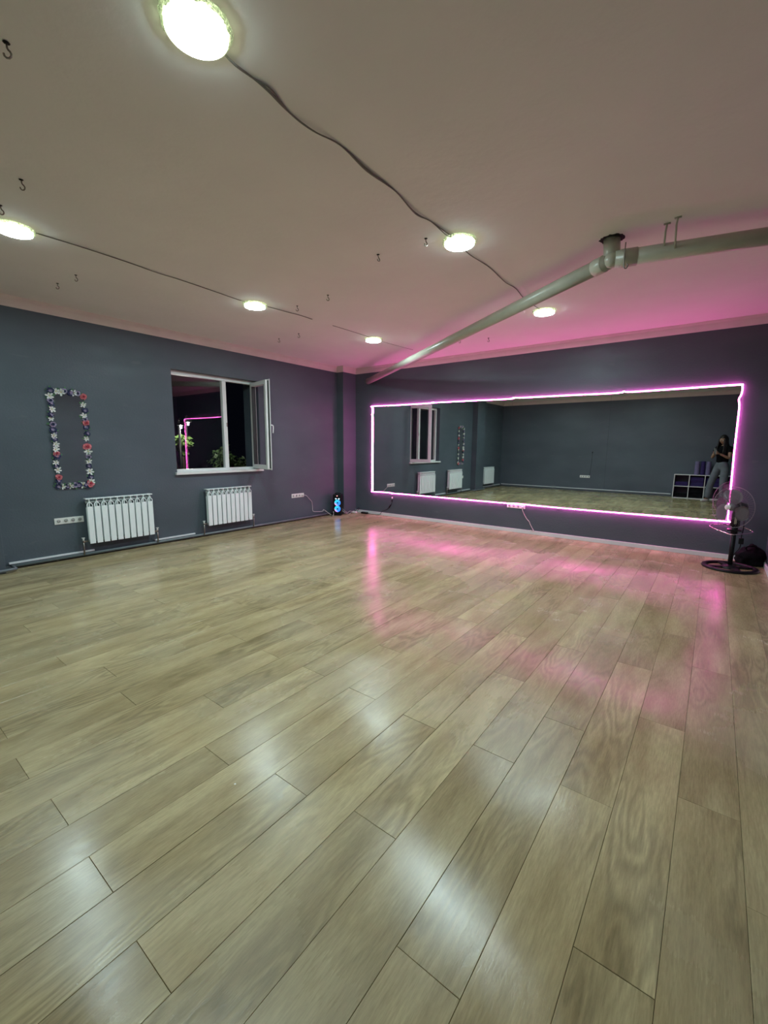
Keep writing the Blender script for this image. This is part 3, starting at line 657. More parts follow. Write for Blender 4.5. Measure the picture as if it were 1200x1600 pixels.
for z in (.255, .135):
    b = B(); lathe(b, [(.015, .004), (.034, .010), (.056, .014), (.061, .008), (.061, 0)], 28, SPM @ Matrix.Translation((.012, .075, z)) @ Matrix.Rotation(-math.pi/2, 4, 'X'))
    wf = tag(obj('woofer', b, MR, sp), 'round woofer glowing cyan, blue and pink')
    b = B(); lathe(b, [(.0155, .004), (.013, .009), (.007, .013), (0, .014)], 20, SPM @ Matrix.Translation((.012, .075, z)) @ Matrix.Rotation(-math.pi/2, 4, 'X')); obj('dust_cap', b, M['black'], wf)
for x in (-.020, .040):
    b = B(); box(b, x-.013, x+.013, .074, .080, .325, .340, .002); bmesh.ops.transform(b, matrix=SPM, verts=b.verts); obj('display_light', b, ML, sp)
b = B(); box(b, -.004, .012, .074, .080, .382, .398, .002); bmesh.ops.transform(b, matrix=SPM, verts=b.verts); obj('indicator', b, MRD, sp)
b = B(); tube(b, cr([(-.05, -.01, .415), (-.045, -.01, .436), (0, -.01, .440), (.045, -.01, .436), (.05, -.01, .415)], 5), .008, 8); bmesh.ops.transform(b, matrix=SPM, verts=b.verts); obj('handle', b, M['black'], sp, True)

# ------------------------------------------------------------------ mirror with flowers
fy0, fy1, fz0, fz1 = 1.685, 2.030, .868, 1.945
fm = empty('flower_mirror', (0, (fy0+fy1)/2, .87), 'tall narrow mirror edged with pink, white and navy artificial flowers', 'mirror')
b = B(); box(b, .0, .010, fy0, fy1, fz0, fz1)
for f in b.faces: f.material_index = 1
b.faces.ensure_lookup_table(); b.faces[3].material_index = 0
obj('glass', b, [M['mirror'], M['mirror_edge']], fm)
def flower_mesh(kind, seed):
    rnd = random.Random(seed); b = B()
    def petal(a, tilt, ln, wd, z0, r0=.0, mi=0, cup=.3):
        ca, sa = math.cos(a), math.sin(a); rows = []
        for i, (t, wf_) in enumerate(((0, .25), (.45, .95), (.8, 1.0), (1.0, .35))):
            rr = r0 + ln*t*math.cos(tilt); h = z0 + ln*t*math.sin(tilt) - cup*ln*t*t*.5
            rows.append([b.verts.new((rr*ca - s*wd*wf_*sa, rr*sa + s*wd*wf_*ca, h + abs(s)*wd*.35)) for s in (-1, 0, 1)])
        for q, w_ in zip(rows, rows[1:]):
            for j in range(2):
                f = b.faces.new((q[j], q[j+1], w_[j+1], w_[j])); f.material_index = mi
    if kind == 'rose':
        for (n, tl, ln, wd, z, mi) in ((6, .25, .040, .019, .002, 0), (5, .75, .030, .015, .006, 0), (4, 1.15, .024, .011, .008, 1)):
            for k in range(n): petal(2*math.pi*k/n + n, tl + rnd.uniform(-.1, .1), ln*rnd.uniform(.9, 1.1), wd, z, 0, mi)
        lathe(b, [(.009, 0), (.010, .018), (.004, .026), (0, .026)], 8, None, 1)
    elif kind == 'lily':
        for k in range(6): petal(math.pi*k/3 + rnd.uniform(-.1, .1), .35 + rnd.uniform(-.15, .2), .036*rnd.uniform(.85, 1.15), .008, .002)
        lathe(b, [(.004, 0), (.006, .008), (0, .012)], 6, None, 1)
    elif kind == 'navy':
        for (n, tl, ln, wd, mi) in ((7, .2, .034, .014, 0), (5, .85, .022, .011, 1)):
            for k in range(n): petal(2*math.pi*k/n + n, tl + rnd.uniform(-.15, .15), ln*rnd.uniform(.9, 1.1), wd, .003, 0, mi)
        lathe(b, [(.006, 0), (.008, .012), (0, .016)], 8, None, 1)
    else:
        for (n, tl, ln, wd, mi) in ((6, .3, .028, .012, 0), (4, .9, .018, .008, 1)):
            for k in range(n): petal(2*math.pi*k/n + n, tl + rnd.uniform(-.15, .15), ln, wd, .003, 0, mi)
    for k in range(2):
        petal(rnd.uniform(0, 6.28), .05, .042, .009, 0, .004, 2)
    me = bpy.data.meshes.new(kind); b.to_mesh(me); b.free()
    mm = {'rose': (M['rose'], M['roseheart'], M['leafg']), 'lily': (M['lily'], M['yellow'], M['leafg']), 'navy': (M['navy'], M['lilac'], M['leafg']), 'lilac': (M['lilac'], M['navy'], M['leafg'])}[kind]
    for m_ in mm: me.materials.append(m_)
    return me
FM = {k: [flower_mesh(k, s) for s in (1, 2)] for k in ('rose', 'lily', 'navy', 'lilac')}
# order of flowers read off the photo; position as fraction of each side
right = [('rose', .03), ('lily', .115), ('navy', .19), ('lily', .245), ('lilac', .275), ('rose', .32), ('navy', .36), ('navy', .43), ('lily', .495), ('rose', .575), ('lily', .63), ('lilac', .69), ('lily', .745), ('navy', .79), ('lily', .86), ('navy', .92), ('rose', 1.0), ('lily', .965)]
left = [('navy', .0), ('lily', .045), ('lilac', .09), ('navy', .135), ('lily', .18), ('navy', .25), ('lily', .29), ('lilac', .345), ('navy', .40), ('lilac', .42), ('lily', .46), ('navy', .50), ('lily', .55), ('lily', .61), ('rose', .655), ('navy', .685), ('lily', .745), ('navy', .79), ('lily', .835), ('rose', .905), ('navy', .945), ('lilac', .97), ('navy', 1.0)]
top = [('navy', .10), ('lily', .25), ('lily', .38), ('lilac', .47), ('navy', .60), ('lily', .72), ('lilac', .83)]
bot = [('lily', .13), ('navy', .24), ('lily', .38), ('lilac', .52), ('navy', .60), ('lily', .72), ('navy', .84)]
rnd = random.Random(4)
zt_, zb_ = 1.940, .872
spots = [(k, fy1-.008, zt_-(zt_-zb_)*t) for k, t in right] + [(k, fy0+.012, zt_-(zt_-zb_)*t) for k, t in left] + [(k, fy0+(fy1-fy0)*t, zt_+.004) for k, t in top] + [(k, fy0+(fy1-fy0)*t, zb_-.004) for k, t in bot]
seen_k = set()
for (k, y, z) in spots:
    nm = {'rose': 'rose', 'lily': 'white_flower', 'navy': 'navy_flower', 'lilac': 'lilac_flower'}[k]
    o = bpy.data.objects.new(nm, FM[k][rnd.randint(0, 1)]); COL.objects.link(o); o.parent = fm
    sc_ = rnd.uniform(.92, 1.25)*(.92 if k == 'rose' else 1.0)
    o.location = Vector((.011, y+rnd.uniform(-.011, .011), z+rnd.uniform(-.008, .008))) - W[fm.name]
    o.rotation_euler = (rnd.uniform(0, 6.28), math.pi/2 + rnd.uniform(-.25, .25), rnd.uniform(-.25, .25)); o.rotation_mode = 'XYZ'
    o.rotation_euler = (Matrix.Rotation(rnd.uniform(-.25, .25), 3, 'Z') @ Matrix.Rotation(math.pi/2+rnd.uniform(-.25, .25), 3, 'Y') @ Matrix.Rotation(rnd.uniform(0, 6.28), 3, 'Z')).to_euler()
    o.scale = (sc_,)*3
    if k not in seen_k or True: o['label'] = {'rose': 'coral pink rose', 'lily': 'small white star flower', 'navy': 'dark navy bloom', 'lilac': 'small lilac bloom'}[k]

# ------------------------------------------------------------------ standing fan
fan = empty('standing_fan', (6.27, 6.27, 0), 'black standing fan with smoky blades at the right end of the mirror', 'fan')
FB = Vector((6.265, 6.24, 0))
b = B(); lathe(b, [(.262, 0), (.266, .010), (.258, .024), (.240, .030), (.218, .026), (.210, .010), (.210, 0)], 48, Matrix.Translation(FB))
for k in range(4):
    a = k*math.pi/2 + .4
    mt = Matrix.Translation(FB) @ Matrix.Rotation(a, 4, 'Z'); vs = []
    n0 = len(b.verts); box(b, .02, .222, -.028, .028, .006, .024, .004); b.verts.ensure_lookup_table(); bmesh.ops.transform(b, matrix=mt, verts=b.verts[n0:])
lathe(b, [(0, .045), (.03, .045), (.06, .036), (.085, .020), (.09, 0)], 32, Matrix.Translation(FB))
obj('base', b, M['black'], fan)
b = B(); tube(b, [FB+Vector((0, 0, .03)), FB+Vector((0, 0, .40))], .023, 16); obj('pole', b, M['black'], fan)
b = B(); tube(b, [FB+Vector((0, 0, .40)), FB+Vector((0, 0, .41)), FB+Vector((0, 0, .50))], [.030, .034, .030], 16); tube(b, [FB+Vector((0, 0, .49)), FB+Vector((0, 0, .60)), FB+Vector((0, 0, .66))], [.044, .040, .032], 20); obj('control_column', b, M['black'], fan)
b = B(); box(b, FB.x-.012, FB.x+.012, FB.y-.05, FB.y-.03, .52, .60, .003); obj('switch_panel', b, M['chrome'], fan)
ax = Vector((-.60, -.80, .04)).normalized(); FC = Vector((6.225, 6.20, .705))     # centre of the cage
FMx = frame_mtx(FC, ax)
b = B(); lathe(b, [(0, -.185), (.03, -.183), (.052, -.165), (.058, -.12), (.055, -.065), (.03, -.055), (0, -.055)], 28, FMx); tube(b, [FC-ax*.12+Vector((0, 0, -.03)), FB+Vector((0, 0, .63))], .022, 10)
obj('motor', b, M['black'], fan)
RG = .228
def cage(bm, sgn, nw, depth):
    for k in range(nw):
        a = 2*math.pi*k/nw
        P = [(r_*math.cos(a + tw), r_*math.sin(a + tw), z_*sgn) for r_, z_, tw in ((.045, depth, 0), (.10, depth*.93, .02), (.16, depth*.72, .04), (.205, depth*.42, .05), (RG, .0, .05))]
        tube(bm, P, .0009, 4, cap=False)
    for (r_, z_) in ((.045, depth), (.13, depth*.85)):
        tube(bm, [(r_*math.cos(2*math.pi*k/48), r_*math.sin(2*math.pi*k/48), z_*sgn) for k in range(48)], .0014, 5, closed=True)
b = B(); cage(b, 1, 60, .075); bmesh.ops.transform(b, matrix=FMx, verts=b.verts); obj('front_guard', b, M['wire'], fan)
b = B(); cage(b, -1, 40, .060); bmesh.ops.transform(b, matrix=FMx, verts=b.verts); obj('rear_guard', b, M['wire'], fan)
b = B(); tube(b, [(RG*math.cos(2*math.pi*k/72), RG*math.sin(2*math.pi*k/72), 0) for k in range(72)], .0030, 8, closed=True); bmesh.ops.transform(b, matrix=FMx, verts=b.verts); obj('rim', b, mat('smoky_rim', (.22, .20, .22), .4), fan, True)
b = B(); lathe(b, [(.032, .072), (.032, .080), (.022, .084), (0, .085)], 28, FMx); lathe(b, [(.018, .085), (.016, .089), (0, .091)], 24, FMx); obj('badge', b, M['socket'], fan)
for k in range(3):
    b = B(); a0 = math.radians(84 + 120*k); rows = []
    for i in range(9):
        t = i/8; r_ = .035 + .165*t; wa = (.35 + 1.15*math.sin(math.pi*min(1, .15+.75*t)))*.50*(1 if t < .9 else .75)
        rows.append([b.verts.new((r_*math.cos(a0+s*wa+.25*t), r_*math.sin(a0+s*wa+.25*t), .012 + .030*s*(1-.3*t))) for s in (-1, -.6, -.2, .2, .6, 1)])
    for q, w_ in zip(rows, rows[1:]):
        for j in range(5): b.faces.new((q[j], q[j+1], w_[j+1], w_[j]))
    bmesh.ops.solidify(b, geom=b.faces[:], thickness=.002)
    bmesh.ops.transform(b, matrix=FMx, verts=b.verts); tag(obj('blade', b, M['blade'], fan, True), 'smoky see-through blade')
b = B(); lathe(b, [(0, .045), (.030, .043), (.040, .030), (.040, -.03), (0, -.03)], 24, FMx); tag(obj('blade_hub', b, M['blade'], fan), 'smoky see-through hub')
# bent chrome hoop around the pole
hp_ = [(6.035, 6.24, .470), (6.19, 6.08, .425), (6.245, 6.05, .42), (6.30, 6.08, .425), (6.37, 6.18, .425), (6.425, 6.26, .435), (6.42, 6.30, .445), (6.33, 6.33, .475), (6.20, 6.33, .485)]
b = B(); tube(b, cr(hp_, 5, True), .0052, 8, closed=True); obj('wire_hoop', b, M['chrome'], fan, True)
b = B(); box(b, 6.20, 6.33, 6.20, 6.29, .436, .452, .003); obj('hoop_clamp', b, M['black'], fan)
b = B(); tube(b, cr([FC-ax*.15, (6.335, 6.30, .60), (6.345, 6.27, .48), (6.335, 6.25, .38), (6.335, 6.25, .26), (6.31, 6.245, .20), (6.285, 6.24, .15), (6.28, 6.30, .05), (6.33, 6.45, .008), (6.30, 6.58, .008), (6.38, 6.60, .02), (6.44, 6.52, .008), (6.36, 6.50, .012), (6.40, 6.62, .008)], 6), .005, 7); box(b, 6.315, 6.36, 6.235, 6.265, .29, .36, .006)
obj('power_cord', b, M['black'], fan, True)
pcx = empty('tangled_cable', (6.36, 6.60, 0), 'tangled white cable on the floor behind the black fan base', 'cable')
b = B(); tube(b, cr([(6.28, 6.66, .01), (6.33, 6.62, .03), (6.38, 6.66, .015), (6.44, 6.60, .03), (6.40, 6.55, .01), (6.34, 6.58, .02), (6.36, 6.68, .04), (6.45, 6.66, .015)], 6), .0055, 7); obj('cord', b, M['cable_white'], pcx, True)
# crumpled black bag in the corner
b = B(); bmesh.ops.create_icosphere(b, subdivisions=4, radius=1)
for v in b.verts:
    n_ = noise.noise(v.co*1.6+Vector((2, 0, 1)))*.30 + noise.noise(v.co*4.0+Vector((3, 1, 2)))*.13 + noise.noise(v.co*9.0)*.04
    z = v.co.z; k_ = 1 + n_; tp = 1.22 - .52*max(z, 0)
    v.co = Vector((v.co.x*.118*k_*tp + .02*max(z, 0), v.co.y*.098*k_*tp, max(0, .105+z*.118*(1+n_))))
    if z < -.6: v.co.z = .0
bmesh.ops.translate(b, verts=b.verts, vec=(6.445, 6.545, 0))
bag = tag(obj('bag', b, M['blackmatt'], smooth=True, loc=(6.445, 6.545, 0)), 'crumpled black bag slumped in the corner behind the fan', 'bag')
b = B(); tube(b, cr([(6.42, 6.50, .16), (6.40, 6.46, .215), (6.45, 6.48, .235), (6.50, 6.52, .21), (6.49, 6.55, .15)], 6), .007, 8); obj('strap', b, M['blackmatt'], bag, True)
bag.location += Vector((.005, .040, 0))

# ------------------------------------------------------------------ cube shelf, mats and bundles behind the camera
SX0, SF, SBK, CW, CH, T = 5.155, -.945, YB+.03, .345, .322, .018
ncol = 4
sh = empty('cube_shelf', (SX0, SF, 0), 'low white cube shelf of two rows standing behind the camera', 'shelf')
for k in range(ncol+1):
    b = B(); box(b, SX0+k*CW, SX0+k*CW+T, SBK, SF, .0, .655, .001); obj('upright', b, M['shelf'], sh)
for z in (.0, .322, .637):
    for k in range(ncol):
        b = B(); box(b, SX0+k*CW+T, SX0+(k+1)*CW, SBK, SF-.001, z, z+T, .001); obj('shelf_board', b, M['shelf'], sh)
b = B(); box(b, SX0, SX0+ncol*CW, SBK-.008, SBK, 0, .655); obj('back_panel', b, mat('dark_back', (.03, .03, .04), .8), sh)
for (col_, row, m, lab) in ((0, 1, 'purpmat', 'low purple bundle in the upper left cube of the shelf'), (1, 1, 'purpmat', 'tall purple bundle filling the second upper cube'), (0, 0, 'blackmatt', 'dark bundle in the lower left cube of the shelf'), (1, 0, 'blackmatt', 'dark bundle in the second lower cube'), (2, 1, 'purpmat', 'purple bundle in the third upper cube, half behind the person')):
    x0 = SX0+col_*CW+T+.015; z0 = T if row == 0 else .322+T; hgt = {0: .11, 1: .25, 2: .24}[col_]
    b = B(); n_ = 3 if hgt < .2 else 5
    for q in range(n_):
        zz = z0 + hgt/n_*q; box(b, x0+.004*(q % 2), x0+CW-T-.035, SBK+.03, SF-.05-.012*(q % 3), zz, zz+hgt/n_-.003, .012)
    tag(obj('folded_mat', b, M[m]), lab, 'folded mats', 'bundles inside the cube shelf')
for i, (x, m, r_, h_, lab) in enumerate(((5.65, 'lavmat', .062, .36, 'lavender rolled mat standing on the cube shelf, farthest from the person'), (5.775, 'purpmat', .055, .365, 'deep purple rolled mat between two lavender ones on the shelf'), (5.892, 'lavmat', .058, .36, 'lavender rolled mat nearest the person on the cube shelf'))):
    b = B(); turns = 4.2; nn = 110; inn = []; out = []
    cx_, cy_ = x, -1.05
    for q in range(nn+1):
        a = 2*math.pi*turns*q/nn; rr_ = .012 + (r_-.012)*q/nn
        inn.append((cx_+(rr_-.0095)*math.cos(a), cy_+(rr_-.0095)*math.sin(a))); out.append((cx_+rr_*math.cos(a), cy_+rr_*math.sin(a)))
    z0, z1 = .656, .656+h_
    V4 = [[b.verts.new((p[0], p[1], z)) for p, z in ((inn[q], z0), (out[q], z0), (out[q], z1), (inn[q], z1))] for q in range(nn+1)]
    for q in range(nn):
        for j in range(4): b.faces.new((V4[q][j], V4[q][(j+1) % 4], V4[q+1][(j+1) % 4], V4[q+1][j]))
    b.faces.new(V4[0]); b.faces.new(V4[-1][::-1])
    tag(obj('rolled_mat', b, M[m]), lab, 'yoga mat', 'rolled mats on the cube shelf')

# ------------------------------------------------------------------ the person taking the photograph
def skin(verts, edges, radii, root, name, m, parent=None, sub=2, smooth=True):
    me = bpy.data.meshes.new(name); me.from_pydata([tuple(v) for v in verts], edges, []); o = bpy.data.objects.new(name, me); COL.objects.link(o)
    md = o.modifiers.new('s', 'SKIN'); md.use_smooth_shade = True
    for i, r_ in enumerate(radii):
        d_ = me.skin_vertices[0].data[i]; d_.radius = (r_, r_) if not isinstance(r_, tuple) else r_; d_.use_root = (i == root)
    s_ = o.modifiers.new('d', 'SUBSURF'); s_.levels = sub; s_.render_levels = sub
    dg = bpy.context.evaluated_depsgraph_get(); dg.update()
    nm = bpy.data.meshes.new_from_object(o.evaluated_get(dg)); bpy.data.objects.remove(o)
    b = B(); b.from_mesh(nm); bpy.data.meshes.remove(nm)
    for f in b.faces: f.smooth = smooth; f.material_index = 0
    return b
Fp = Vector((-.60, .80, 0)); Rp = Vector((.80, .60, 0)); PB = Vector((6.165, -.305, 0))
def P(r_, f_, z): return PB + Rp*r_ + Fp*f_ + Vector((0, 0, z))
def loc2(v): d_ = Vector(v)-PB; return d_
phone_c = CAM - fwd*.014 - c_right*.026 - c_up*.052
hipR, kneeR, ankR, toeR = P(.09, -.01, .90), P(.105, .03, .48), P(.10, -.02, .08), P(.13, .12, .03)
hipL, kneeL, ankL, toeL = P(-.09, -.01, .90), P(-.19, .05, .48), P(-.27, .02, .08), P(-.29, .16, .03)
shR, shL = P(.165, -.01, 1.375), P(-.165, -.01, 1.375)
elR, elL = P(.205, .06, 1.125), P(-.19, .10, 1.13)
wrR, wrL = phone_c + c_right*.060 - c_up*.075 - fwd*.055, phone_c - c_right*.060 - c_up*.075 - fwd*.055
V_ = [P(0, 0, .93), P(0, .0, 1.06), P(0, .01, 1.22), P(0, .0, 1.36), P(0, .0, 1.43), P(0, .02, 1.475),
      hipR, kneeR, ankR, toeR, hipL, kneeL, ankL, toeL,
      P(.11, 0, 1.385), shR, elR, wrR, P(-.11, 0, 1.385), shL, elL, wrL, shR.lerp(elR, .5), shL.lerp(elL, .5), hipR.lerp(kneeR, .5), hipL.lerp(kneeL, .5), kneeR.lerp(ankR, .35), kneeL.lerp(ankL, .35)]
E_ = [(0, 1), (1, 2), (2, 3), (3, 4), (4, 5), (0, 6), (6, 24), (24, 7), (7, 26), (26, 8), (8, 9), (0, 10), (10, 25), (25, 11), (11, 27), (27, 12), (12, 13), (3, 14), (14, 15), (15, 22), (22, 16), (16, 17), (3, 18), (18, 19), (19, 23), (23, 20), (20, 21)]
R_ = [.125, .105, .115, .105, .052, .050, .088, .055, .036, .028, .088, .055, .036, .028, .06, .050, .038, .022, .06, .050, .038, .022, .043, .043, .074, .074, .054, .054]
body = skin(V_, E_, R_, 0, 'body', None)
def merge(dst, src, mi=None):
    me = bpy.data.meshes.new('t'); 
    if mi is not None:
        for f in src.faces: f.material_index = mi
    src.to_mesh(me); src.free(); dst.from_mesh(me); bpy.data.meshes.remove(me)
# hands: palm + five bent fingers each, closed round the lower edges of the phone
for s, wr in ((1, wrR), (-1, wrL)):
    edge = phone_c + c_right*(s*.037) - c_up*.045
    palm = edge - fwd*.020 + c_right*(s*.012) - c_up*.012
    b = skin([wr, wr.lerp(palm, .55), palm, palm + c_up*.018 + c_right*(s*.004)], [(0, 1), (1, 2), (2, 3)], [.021, .022, .024, .020], 0, 'palm', None, sub=1); merge(body, b)
    for q in range(4):
        zo = c_up*(.030-.018*q); ln = (.9, 1.0, .95, .78)[q]
        p0 = palm + zo*.9 + c_right*(s*.006); p1 = edge + zo + c_right*(s*.016*1.0) + fwd*.004*ln; p2 = edge + zo + c_right*(s*.004) + fwd*.019; p3 = edge + zo - c_right*(s*.016*ln) + fwd*.014
        p1.z += 0; b = skin([p0, p1, p2, p3], [(0, 1), (1, 2), (2, 3)], [.0090, .0080, .0072, .0062], 0, 'finger', None, sub=1); merge(body, b)
    b = skin([palm - c_up*.010, palm + c_up*.012 - c_right*(s*.012) - fwd*.012, palm + c_up*.040 - c_right*(s*.022) - fwd*.004, palm + c_up*.056 - c_right*(s*.028) + fwd*.002], [(0, 1), (1, 2), (2, 3)], [.013, .0105, .009, .0075], 0, 'thumb', None, sub=1); merge(body, b)
# head
HC = P(.0, .035, 1.575); hd = (Fp + Vector((0, 0, -.22))).normalized(); HM = frame_mtx(HC, hd)   # local z forward, y up, x left/right
b = B(); bmesh.ops.create_uvsphere(b, u_segments=32, v_segments=24, radius=1)
for v in b.verts:
    x, y, z = v.co.x, v.co.y, v.co.z
    jaw = max(0, -y); X = x*.074*(1-.28*jaw**1.5); Y = y*.112; Z = z*.090*(1-.10*jaw)
    if z > 0:
        X0, Y0 = x, y
        Z += .006*math.exp(-((Y0+.85)/.2)**2)*math.exp(-(X0/.35)**2)              # chin
        Z += .023*math.exp(-(X0/.13)**2)*math.exp(-((Y0+.22)/.18)**2)             # nose
        Z += .008*math.exp(-(X0/.10)**2)*math.exp(-((Y0-.0)/.25)**2)
        Z -= .011*(math.exp(-((X0-.40)/.18)**2)+math.exp(-((X0+.40)/.18)**2))*math.exp(-((Y0-.05)/.13)**2)   # eye sockets
        Z += .006*math.exp(-((Y0-.24)/.10)**2)*math.exp(-(X0/.6)**2)
        Z += .006*math.exp(-(X0/.25)**2)*math.exp(-((Y0+.52)/.09)**2)
    v.co = Vector((X, Y, Z))
for f in b.faces:
    c_ = f.calc_center_median()
    if c_.z > .07 and abs(c_.x) < .024 and -.066 < c_.y < -.050: f.material_index = 1
    f.smooth = True
for s in (-1, 1):
    for (r_, z_, mi) in ((.0125, .070, 2), (.0062, .0795, 3)):
        lathe(b, [(0, -r_), (r_*.7, -r_*.7), (r_, 0), (r_*.7, r_*.7), (0, r_)], 14, Matrix.Translation((s*.030, .006, z_)), mi)
    lathe(b, [(0, -.008), (.018, -.006), (.024, 0), (.016, .006), (0, .004)], 14, Matrix.Translation((s*.074, -.004, -.004)) @ Matrix.Rotation(s*math.pi/2*.85, 4, 'Y') @ Matrix.Diagonal((1, 1.35, 1, 1)), 0)
bmesh.ops.transform(b, matrix=HM, verts=b.verts)
merge(body, b)
per = obj('person', body, [M['skin'], M['lips'], M['eye'], M['iris']], loc=PB)
tag(per, 'woman in black top and pale jeans holding a phone, seen in the mirror', 'person')
# hair: cap, fringe line and long back
b = B(); bmesh.ops.create_uvsphere(b, u_segments=36, v_segments=26, radius=1)
for v in b.verts:
    x, y, z = v.co
    k_ = 1 + .035*noise.noise(Vector((x*9, y*2.2, z*9)))
    v.co = Vector((x*.088*k_, y*.124*k_+.006, z*.104*k_-.010))
dele = [f for f in b.faces if (lambda c_: c_.z > .028 and c_.y < .058 and abs(c_.x) < .066)(f.calc_center_median())]
bmesh.ops.delete(b, geom=dele, context='FACES')
bmesh.ops.solidify(b, geom=b.faces[:], thickness=.006)
bmesh.ops.transform(b, matrix=HM, verts=b.verts)
for s in range(26):
    a = math.radians(-128 + 256*s/25) + math.pi; rr_ = .082
    x_, z_ = math.sin(a)*rr_*.98, math.cos(a)*.094
    if s in (0, 25): pass
    st_ = HM @ Vector((x_, .03, z_-.004)); sidew = (1 if x_ > 0 else -1)
    endz = 1.20 + .05*math.sin(s*2.1)
    base_ = Vector((st_.x, st_.y, 0)) - Vector((HC.x, HC.y, 0))
    p1 = Vector((st_.x, st_.y, 1.50)) + base_*.12; p2 = Vector((st_.x, st_.y, 1.38)) + base_*.25 - Fp*.045; p3 = Vector((st_.x, st_.y, endz)) + base_*.22 - Fp*.060
    if s < 5 or s > 20: p2 += Fp*.05; p3 += Fp*.07
    tube(b, cr([st_, p1, p2, p3], 5), [.016]*15 + [.006] if len(cr([st_, p1, p2, p3], 5)) == 16 else .014, 7)
for f in b.faces: f.smooth = True
obj('hair', b, M['hair'], per)
# black short-sleeved top
Vt = [P(0, 0, .995), P(0, .0, 1.08), P(0, .01, 1.22), P(0, .0, 1.35), P(0, .005, 1.415), P(.11, 0, 1.385), shR + Vector((0, 0, .002)), shR.lerp(elR, .50), P(-.11, 0, 1.385), shL + Vector((0, 0, .002)), shL.lerp(elL, .50)]
b = skin(Vt, [(0, 1), (1, 2), (2, 3), (3, 4), (3, 5), (5, 6), (6, 7), (3, 8), (8, 9), (9, 10)], [.142, .134, .134, .122, .066, .074, .064, .060, .074, .064, .060], 0, 'top', None)
obj('top', b, M['tee'], per)
# pale wide jeans
def lp(a, c, t): return a.lerp(c, t)
Vj = [P(0, 0, 1.075), P(0, 0, .93), hipR, lp(hipR, kneeR, .5), kneeR, lp(kneeR, ankR, .5), lp(kneeR, ankR, .98), hipL, lp(hipL, kneeL, .5), kneeL, lp(kneeL, ankL, .5), lp(kneeL, ankL, .98)]
b = skin(Vj, [(0, 1), (1, 2), (2, 3), (3, 4), (4, 5), (5, 6), (1, 7), (7, 8), (8, 9), (9, 10), (10, 11)], [.118, .136, .104, .092, .080, .080, .086, .104, .092, .080, .080, .086], 1, 'jeans', None)
for v in b.verts:
    v.co += Vector((noise.noise(v.co*9), noise.noise(v.co*9+Vector((5, 0, 0))), 0))*.006
obj('jeans', b, M['jeans'], per)
for (an, to) in ((ankR, toeR), (ankL, toeL)):
    dd = Vector((to.x-an.x, to.y-an.y, 0)).normalized(); mt = frame_mtx(Vector((an.x, an.y, 0)) + dd*.045, (0, 0, 1), dd)
    b = B(); bmesh.ops.create_uvsphere(b, u_segments=20, v_segments=12, radius=1)
    for v in b.verts:
        x, y, z = v.co; z2 = max(z, -.55)
        v.co = Vector((x*.045*(1-.15*max(0, y)), y*.128, .0 + (z2+.55)*.052*(1+.35*max(0, -y))))
    # local y runs along the foot
    xx = Vector((0, 0, 1)).cross(dd).normalized(); m4 = Matrix(((-xx.x, dd.x, 0, an.x+dd.x*.045), (-xx.y, dd.y, 0, an.y+dd.y*.045), (0, 0, 1, 0), (0, 0, 0, 1)))
    bmesh.ops.transform(b, matrix=m4, verts=b.verts)
    obj('shoe', b, M['shoe'], per, True)
# phone in her hands
PM = Matrix(((c_right.x, c_up.x, -fwd.x, phone_c.x), (c_right.y, c_up.y, -fwd.y, phone_c.y), (c_right.z, c_up.z, -fwd.z, phone_c.z), (0, 0, 0, 1)))
ph = empty('phone', phone_c, 'phone held upright in both hands of the woman in the mirror', 'phone')
b = B(); box(b, -.0365, .0365, -.074, .074, -.004, .004, .003); bmesh.ops.transform(b, matrix=PM, verts=b.verts); obj('case', b, mat('dull_grey_case', (.13, .13, .13), .3), ph)
b = B(); box(b, -.034, .034, -.071, .071, .0038, .0048); bmesh.ops.transform(b, matrix=PM, verts=b.verts); obj('screen', b, emat('phone_screen', (.5, .48, .45), .25), ph)
b = B(); box(b, .005, .034, .040, .070, -.0056, -.0038, .0008)
for (x_, y_) in ((.012, .048), (.026, .055), (.012, .063)): lathe(b, [(.006, 0), (.006, .0022), (.004, .0024), (0, .0018)], 14, Matrix.Translation((x_, y_, -.0056)) @ Matrix.Rotation(math.pi, 4, 'X'))
bmesh.ops.transform(b, matrix=PM, verts=b.verts); obj('lens_bump', b, M['black'], ph)

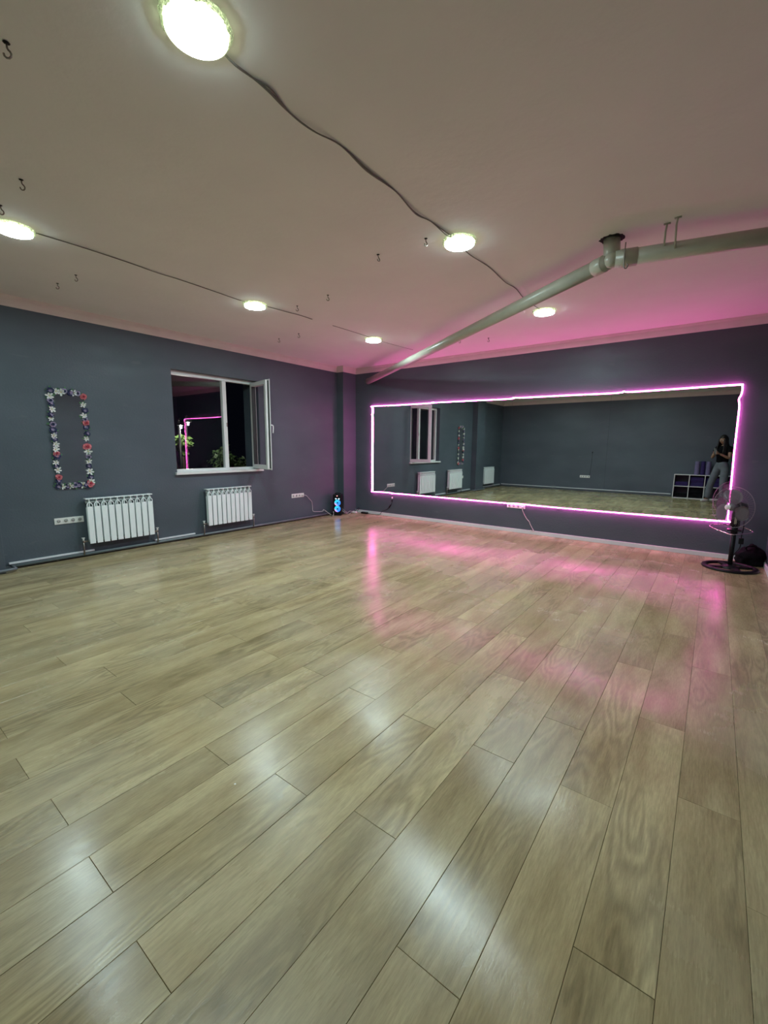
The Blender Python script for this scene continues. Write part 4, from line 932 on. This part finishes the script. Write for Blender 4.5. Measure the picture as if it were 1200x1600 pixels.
# ------------------------------------------------------------------ outside the window, at night
b = B(); box(b, -60, -.42, -20, 50, -3.5, -3.3); tag(obj('ground', b, M['asphalt']), kind='structure')
def tree(x, y, z0, h, r, seed, lab, n=1400, grp='trees in the dark yard'):
    rnd = random.Random(seed); t = empty('tree', (x, y, z0), lab, 'tree', grp)
    b = B(); tube(b, cr([(x, y, z0), (x+.1, y, z0+h*.3), (x-.05, y+.08, z0+h*.6), (x, y, z0+h*.85)], 5), [.13*(1-.045*i) for i in range(16)], 8)
    for q in range(6):
        a = q*1.1; tube(b, [(x, y, z0+h*.45+q*.1), (x+math.cos(a)*r*.5, y+math.sin(a)*r*.5, z0+h*.62+q*.12), (x+math.cos(a)*r*.85, y+math.sin(a)*r*.85, z0+h*.7+q*.14)], [.05, .03, .012], 6)
    obj('trunk', b, M['bark'], t)
    b = B(); c_ = Vector((x, y, z0+h-r*.8))
    clumps = [c_ + Vector((rnd.gauss(0, r*.42), rnd.gauss(0, r*.42), rnd.gauss(0, r*.36))) for _ in range(26)]
    for q in range(n):
        p = rnd.choice(clumps) + Vector((rnd.gauss(0, r*.16), rnd.gauss(0, r*.16), rnd.gauss(0, r*.14)))
        d1 = Vector((rnd.uniform(-1, 1), rnd.uniform(-1, 1), rnd.uniform(-1, .3))).normalized(); d2 = d1.cross(Vector((rnd.uniform(-1, 1), rnd.uniform(-1, 1), rnd.uniform(-1, 1)))).normalized(); l = rnd.uniform(.10, .20)*(1.3 if r < .5 else 1)
        v = [b.verts.new(p), b.verts.new(p+d1*l*.5+d2*l*.22), b.verts.new(p+d1*l), b.verts.new(p+d1*l*.5-d2*l*.22)]; b.faces.new(v)
    o = obj('leaves', b, M['leaf' if r > .5 else 'leaf_lit'], t); o['kind'] = 'stuff'
TC = CAM + (Vector((-13.674, 10.485, 1.511)) - CAM)*.745
tree(TC.x, TC.y, -3.3, 5.02, .27, 2, 'tree outside with its crown lit green by the street lamps', 700)
tree(-9.4, 10.2, -3.3, 4.55, .9, 3, 'dark tree low outside, just right of the lit one')
tree(-5.9, 9.3, -3.3, 4.6, .95, 4, 'dark tree outside seen low beside the window mullion')
def streetlamp(x, y, z, lab):
    t = empty('street_lamp', (x, y, -3.3), lab, 'street lamp', 'street lamps outside')
    b = B(); tube(b, [(x, y, -3.3), (x, y, z+.3)], [.06, .035], 8); tube(b, [(x, y, z+.3), (x+.25, y-.1, z+.34), (x+.5, y-.2, z+.22)], .025, 8); obj('post', b, M['black'], t)
    b = B(); box(b, x+.40, x+.62, y-.28, y-.12, z+.115, z+.20, .02); obj('lamp_hood', b, M['black'], t)
    b = B(); lathe(b, [(0, -.03), (.015, -.025), (.026, -.008), (.026, .06), (0, .06)], 16, Matrix.Translation((x+.5, y-.2, z+.05))); obj('lantern', b, M['street'], t, True)
l1 = CAM + (Vector((-13.539, 10.738, 2.303)) - CAM)*.73; l2 = CAM + (Vector((-13.784, 10.524, 2.154)) - CAM)*.69
streetlamp(l1.x-.5, l1.y+.2, l1.z-.05, 'farther street lamp outside, the upper right bright point')
streetlamp(l2.x-.5, l2.y+.2, l2.z-.05, 'nearer street lamp outside, just above the lit green crown')
